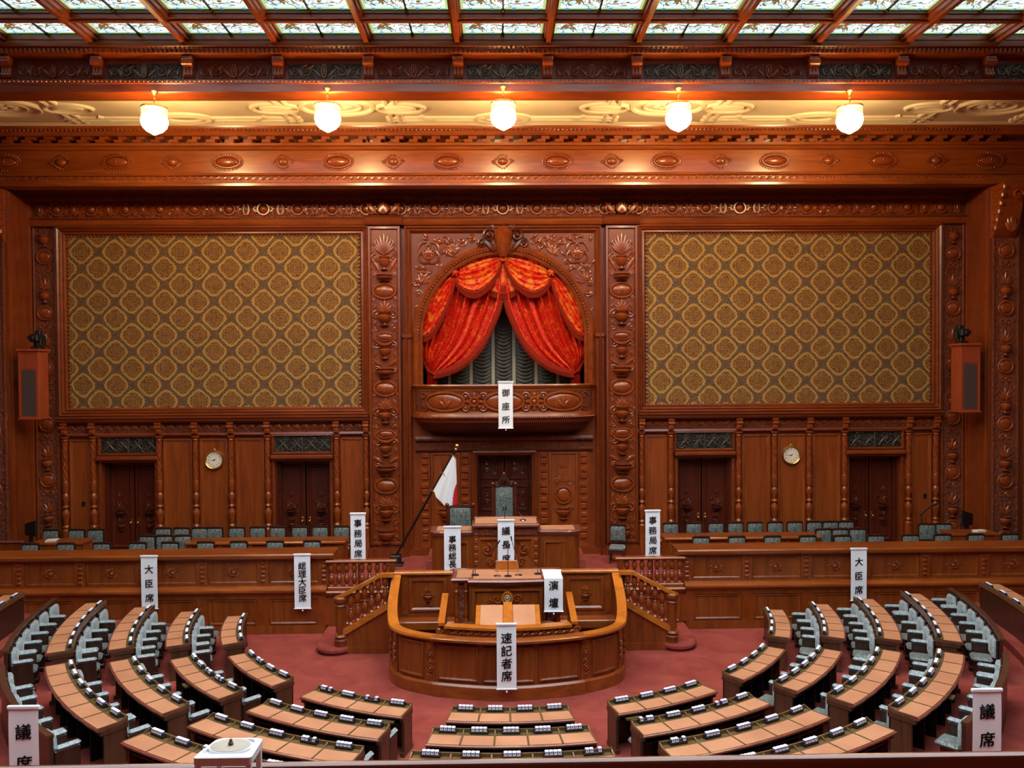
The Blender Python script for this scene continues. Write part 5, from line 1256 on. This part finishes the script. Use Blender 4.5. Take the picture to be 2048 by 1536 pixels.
# name blocks: a black holder with white-topped blocks
holder = MB(); holder.bbox(-.15, .15, -.035, .035, .0, .045, .008); holder.bbox(-.15, -.138, -.03, .03, .04, .075, .004); holder.bbox(.138, .15, -.03, .03, .04, .075, .004)
blockm = MB(); blockm.cur = 1; blockm.bbox(-.029, .029, -.030, .028, .045, .088, .008); blockm.cur = 0; blockm.bbox(-.030, .030, -.026, .032, .084, .104, .010); blockm.bbox(-.026, .026, -.034, -.028, .047, .058, .002)
for q in (-.018, 0, .018): blockm.box(q-.006, q+.006, -.033, -.030, .050, .082 if q else .070)
hm = holder.mesh('holder', 'black'); bkm = blockm.mesh('name_block', ['white', 'navy'])
def name_blocks(x, y, z, rz, pattern, label, lift=0):
    t = thing('name_block_holder', label, 'name blocks', (x, y, z), rz, 'name block holders on the member desks')
    o = bpy.data.objects.new('holder', hm); COL.objects.link(o); o.parent = t
    for i, c in enumerate(pattern):
        if c == '1': o = bpy.data.objects.new('name_block', bkm); COL.objects.link(o); o.parent = t; o.location = (-.096+.064*i, 0, 0)
PAT = {(0, -3, 0): '1101', (0, -3, 2): '1001', (0, -2, 1): '1101', (1, -2, 2): '1011', (1, -2, 3): '1101', (2, -3, 3): '1101', (1, 3, 0): '1011', (1, 3, 3): '1011', (2, 3, 0): '1101', (2, 0, 4): '1101', (3, -2, 3): '1110'}
for row, blk, a0, a1, t in DESKS:
    ns = SEATS[row]; w = (a1-a0)/ns
    for k in range(ns):
        a = a0+w*(k+.5); r = ROW_R[row]-.435; x, y = pol(a, r)
        if y < 9.6 or (row == 3 and abs(blk) in (0, 3)) and y < 10.9 and abs(blk) == 0: continue
        name_blocks(x, y, ROW_Z[row]+.746, a, PAT.get((row, blk, k), '1111'), f'black holder with white name blocks, {RN[row]} of the {BN[blk]}, {ORD[k]} from left')

# fixed seats with shared armrests, on the podium side of the next desk
def seat_mesh(last):
    parts = {}
    mb = MB(); mb.bbox(-.20, .20, -.46, -.07, .33, .42, .04); parts['seat'] = (mb, 'brocade')
    mb = MB(); o = [(-.20, .46), (.20, .46), (.20, .74), (.15, .82), (-.15, .82), (-.20, .74)]
    mb.loft([[(x*k, y, .64+(z-.64)*k) for x, z in o] for k, y in ((1, -.03), (1, -.07), (.93, -.105), (.7, -.125), (.3, -.13))]); parts['backrest'] = (mb, 'member')
    mb = MB(); mb.bbox(-.24, .24, -.04, .0, .06, .84, .01); mb.bbox(-.10, .10, -.40, -.05, .0, .34, .02); parts['frame'] = (mb, 'darkwood')
    arms = []
    for x in ((-.265,) if not last else (-.265, .265)):
        mb = MB(); mb.bbox(x-.05, x+.05, -.42, -.05, .59, .67, .035); m2 = MB(); m2.bbox(x-.03, x+.03, -.41, -.03, .10, .60, .015); m2.bbox(x-.055, x+.055, -.46, -.02, 0, .10, .02); arms.append((mb, m2))
    return parts, arms
SEAT = {}
def member_seat(x, y, z, rz, label, last, flip):
    key = (last,)
    if key not in SEAT:
        t = thing('member_chair', label, 'chair', (x, y, z), rz, 'fixed member chairs'); SEAT[key] = t; parts, arms = seat_mesh(last)
        for n_, (m_, mt) in parts.items(): m_.build(n_, mt, t)
        for a_, b_ in arms: o = a_.build('armrest', 'member', t); b_.build('arm_support', 'darkwood', o)
        return t
    return dup(SEAT[key], (x, y, z), rz, label)
for blk in (-1, -2, -3, 3, 2, 1):
    for row in range(1, 5):
        if row < 4: a, b = ANG[abs(blk)][row]; R = ROW_R[row]-.50
        else: a, b = ANG[abs(blk)][3]; R = 10.83
        ns = [4, 5, 5, 6][row-1]
        if blk < 0: a, b = -b, -a
        a, b = radians(a), radians(b); e = .27/R; a, b = a+e*.2, b-e*.2
        w = (b-a)/ns
        for k in range(ns):
            if abs(blk) == 3 and not ((blk == -3 and k == ns-1) or (blk == 3 and k == 0)): continue
            if row == 4 and abs(blk) == 3: continue
            ang = a+w*(k+.5); x, y = pol(ang, R)
            if abs(blk) == 2 and row == 4 and y < 11.6: continue
            nxt = 'second-row desk' if row == 1 else 'third-row desk' if row == 2 else 'fourth-row desk' if row == 3 else 'rear backrest rail'
            t = member_seat(x, y, ROW_Z[row-1], ang, f'blue-grey fixed member chair on the {nxt} of the {BN[blk]}, {ORD[k]} from left', k == ns-1, False)
# the seats face the podium: local -y must point at the centre
for o in list(bpy.data.objects):
    if o.get('group') == 'fixed member chairs': o.rotation_euler = (0, 0, o.rotation_euler.z+pi)
# rear backrest rail behind the last seats, and outer desks beyond the aisle
for blk in (-1, -2, 2, 1):
    a, b = ANG[abs(blk)][3]; a, b = (-b, -a) if blk < 0 else (a, b); a, b = radians(a), radians(b)
    t = thing('backrest_rail', f'long curved dark backrest rail behind the last seats of the {BN[blk]}', 'rail', (0, 0, 0), 0, 'backrest rails')
    mb = MB(); arcbox(mb, a, b, 10.84, 10.90, .425, 1.30); mb.build('back_panel', 'darkwood', t); mb = MB(); arcbox(mb, a, b, 10.83, 10.93, 1.28, 1.33); mb.build('cap_rail', 'deskend', t)
for s, nm in ((-1, 'far-left'), (1, 'far-right')):
    a, b = sorted((s*radians(66), s*radians(86))); t = member_desk(3, s, a, b, 12.25, .60, 6, f'outermost dark member desk beyond the aisle behind the {nm} block')
    for k in range(6): ang = a+(b-a)*(k+.5)/6; x, y = pol(ang, 11.815); name_blocks(x, y, 1.346, ang, '1111', f'black holder with white name blocks on the outermost {nm} desk, {ORD[k]} from left')
mb = MB()
for s in (-1, 1):
    a, b = sorted((s*radians(60), s*radians(94))); arcbox(mb, a, b, 11.5, 13.2, .42, .60, 20)
struct(mb.build('floor_tier', 'carpet'))

# ================================================================== BANNERS
def banner(x, y, ztop, zbot, w, text, size, gap, label, rz=0, knob=True, rod=True, tops=None, fold=.0):
    t = thing('hanging_banner', label, 'banner', (x, y, ztop), rz, 'white lettered banners'); h = ztop-zbot
    mb = MB(); n = 20; rows_ = []
    for i in range(n+1):
        q = i/n; rows_.append([(w*(u/8-.5), -.006*sin(q*5)-.003*cos(u*.8)-.012, -h*q) for u in range(9)])
    mb.loft(rows_, False, False); m2 = MB(); m2.loft([[(-w/2, -.014, -h*i/n), (w/2, -.014, -h*i/n)] for i in (0, n)], False, False)
    rr = [[(p[0], p[1]+.004, p[2]) for p in r] for r in rows_]; mb.loft(rr, False, False)
    mb.build('cloth', 'paper', t)
    if rod: mb = MB(); mb.bbox(-w/2-.02, w/2+.02, -.035, .012, -.02, .035, .012); mb.build('top_rod', 'white', t)
    mb = MB(); mb.tube([(-w/2-.015, -.012, -h), (w/2+.015, -.012, -h)], .014, 8)
    if knob: mb.ball((0, -.02, -h-.05), .02, 8, 6); mb.tube([(0, -.015, -h), (0, -.02, -h-.04)], .005, 5)
    mb.build('bottom_rod', 'white', t)
    z = -(tops if tops is not None else (h-gap*(len(text)-1))/2)
    mb = MB()
    for i, c in enumerate(text):
        me = text_mesh(c, size, extrude=.002, bold=0); xs_ = [v.co.x for v in me.vertices]; ys_ = [v.co.y for v in me.vertices]
        cx, cy = (min(xs_)+max(xs_))/2, (min(ys_)+max(ys_))/2
        for dx, dy in ((-.016*size, 0), (.016*size, 0), (0, .007*size), (0, -.007*size)):
            mb.add([(v.co.x-cx+dx+.012*(v.co.y-cy), -.021-.006*sin(-(z-gap*i)/h*5)-v.co.z-abs(dx)*.2, (v.co.y-cy)+dy+z-gap*i+.07*(v.co.x-cx)) for v in me.vertices], [tuple(p.vertices) for p in me.polygons])
        bpy.data.meshes.remove(me)
    mb.build('lettering', 'ink', t); return t
banner(.04, W-1.13, 6.36, 5.02, .42, '御座所', .235, .395, 'white banner with three black characters hanging from the arch balcony', tops=.30)
banner(.0, 20.46, 2.86, 1.76, .42, '議長席', .225, .36, 'white banner with three characters on the front of the presiding desk', tops=.26)
banner(-1.38, 20.58, 2.68, 1.30, .43, '事務総長席', .205, .215, 'white banner with five characters on the left side desk, partly behind the podium', tops=.31)
bn = banner(1.02, 17.57, 2.115, 1.38, .41, '演壇', .225, .38, 'white banner with two characters on the right front of the rostrum', tops=.15, rod=False)
mb = MB()
for dz in (0, -.006): mb.loft([[(x, y, z+dz) for y, z in ((-.012, -.01), (.04, .0), (.60, -.005), (.66, -.005))] for x in (-.205, .205)], False, False)
mb.build('cloth_over_top', 'paper', bn); MB().bbox(-.225, .225, .63, .69, -.015, .03, .01).build('top_rod', 'white', bn)
banner(-.04, 16.02, 1.60, .29, .395, '速記者席', .23, .258, 'long white banner with four characters on the front of the podium enclosure', tops=.265)
for s, nm in ((-1, 'left'), (1, 'right')):
    banner(s*3.85, 20.84, 3.0, 1.72, .385, '事務局席', .215, .265, f'white banner with four characters standing behind the {nm} balustrade', tops=.24, knob=False)
    t = thing('banner_stand', f'slim dark stand holding up the banner behind the {nm} balustrade', 'stand', (s*3.85, 20.90, DZ), 0, 'banner stands'); MB().tube([(0, 0, .02), (0, 0, 1.95)], .015, 8).build('pole', 'darkmetal', t); MB().lathe(0, 0, [(.14, 0), (.14, .02), (.02, .04)], 14).build('foot', 'darkmetal', t)
banner(-9.04, 20.33, 2.06, .73, .41, '大臣席', .225, .365, 'white banner with three characters on the left ministers\' bench nearer the left wall', tops=.32)
banner(-5.18, 20.33, 2.06, .69, .41, '総理大臣席', .21, .207, 'white banner with five characters hanging on the left ministers\' bench near the balustrade', tops=.27)
banner(9.06, 20.33, 2.06, .73, .41, '大臣席', .225, .365, 'white banner with three characters hanging on the right ministers\' bench', tops=.32)
for s, nm in ((-1, 'left'), (1, 'right')):
    x = -6.94 if s < 0 else 6.88; y = 11.4
    zt = 1.98 if s < 0 else 2.04
    banner(x, y, zt, .62, .42, '議席', .235, .45 if s < 0 else .41, f'large white banner in the {nm} foreground, half hidden by the gallery rail', tops=.34 if s < 0 else .30, knob=False)
    t = thing('banner_stand', f'slim dark stand behind the large white banner in the {nm} foreground', 'stand', (x, y+.06, .425), 0, 'banner stands'); MB().tube([(0, 0, .02), (0, 0, zt-.44)], .015, 8).build('pole', 'darkmetal', t); MB().lathe(0, 0, [(.14, 0), (.14, .02), (.02, .04)], 14).build('foot', 'darkmetal', t)

# ================================================================== GALLERY IN THE FOREGROUND
gr_ = thing('gallery_rail', 'polished red-brown wooden gallery rail along the bottom of the view', 'rail', (0, 0, 0)); GY, GZT = 2.0, 5.764
mb = MB(); ring = [(GY-.03, -.10), (GY-.03, -.010), (GY-.027, -.004), (GY-.020, -.001), (GY-.010, 0), (GY-.004, -.003), (GY+.05, -.055), (GY+.05, -.10)]
mb.loft([[(x, y, GZT+z+.000*x) for y, z in ring] for x in (-6, 6)]); mb.build('hand_rail', 'railwood', gr_)
mb = MB().box(-6, 6, GY-.025, GY+.03, 4.8, GZT-.09); mb.build('parapet', 'bench', gr_)
mb = MB().box(-HALF, HALF, -6, GY, 4.7, 4.85); struct(mb.build('floor_gallery', 'carpet'))
wst = thing('white_stand', 'white plastic stand with a round beige plate and screw, in front of the gallery rail', 'stand', (-.784, 1.84, 4.857))
def ring4(P, g, r=.012, n=4):
    out = []; cx = sum(p[0] for p in P)/4; cy = sum(p[1] for p in P)/4
    for i, (x, y) in enumerate(P):
        x, y = x+(g if x > cx else -g), y+(g if y > cy else -g); a = Vector((P[i-1][0]-x, P[i-1][1]-y)).normalized()*r; b = Vector((P[(i+1) % 4][0]-x, P[(i+1) % 4][1]-y)).normalized()*r
        for k in range(n+1): t = k/n; out.append((x+a.x*(1-t)**2+b.x*t*t, y+a.y*(1-t)**2+b.y*t*t))
    return out
TP = [(-.072, -.045), (.057, -.045), (.057, .047), (-.049, .047)]
mb = MB(); mb.loft([[(x, y, z) for x, y in ring4(TP, g)] for g, z in ((-.004, .992), (.002, .997), (.002, 1.013), (-.004, 1.017), (-.012, 1.017), (-.014, 1.011))]); mb.build('tray', 'white', wst)
def disc(rx, ry, zs, m, name):
    mb = MB(); mb.loft([[(-.004+rx*k*cos(2*pi*i/40), .004+ry*k*sin(2*pi*i/40), z) for i in range(40)] for k, z in zs]); return mb.build(name, m, wst)
disc(.050, .036, ((1, 1.010), (1, 1.016), (.95, 1.018)), 'white', 'plate_rim'); disc(.046, .0325, ((1, 1.012), (1, 1.0185), (.98, 1.019)), 'beige', 'round_plate')
MB().lathe(-.004, .006, [(.006, 1.017), (.006, 1.024), (.0035, 1.026), (.0035, 1.032), (0, 1.033)], 10).build('screw', 'leather', wst)
lg = None
for x, y in ((-.064, -.038), (.050, -.036), (.050, .040), (-.042, .040)):
    if lg is None: lg = MB().bbox(-.006, .006, -.006, .006, 0, .995, .002).build('leg', 'white', wst, (x, y, 0))
    else: copy_part(lg, wst, (x, y, 0))
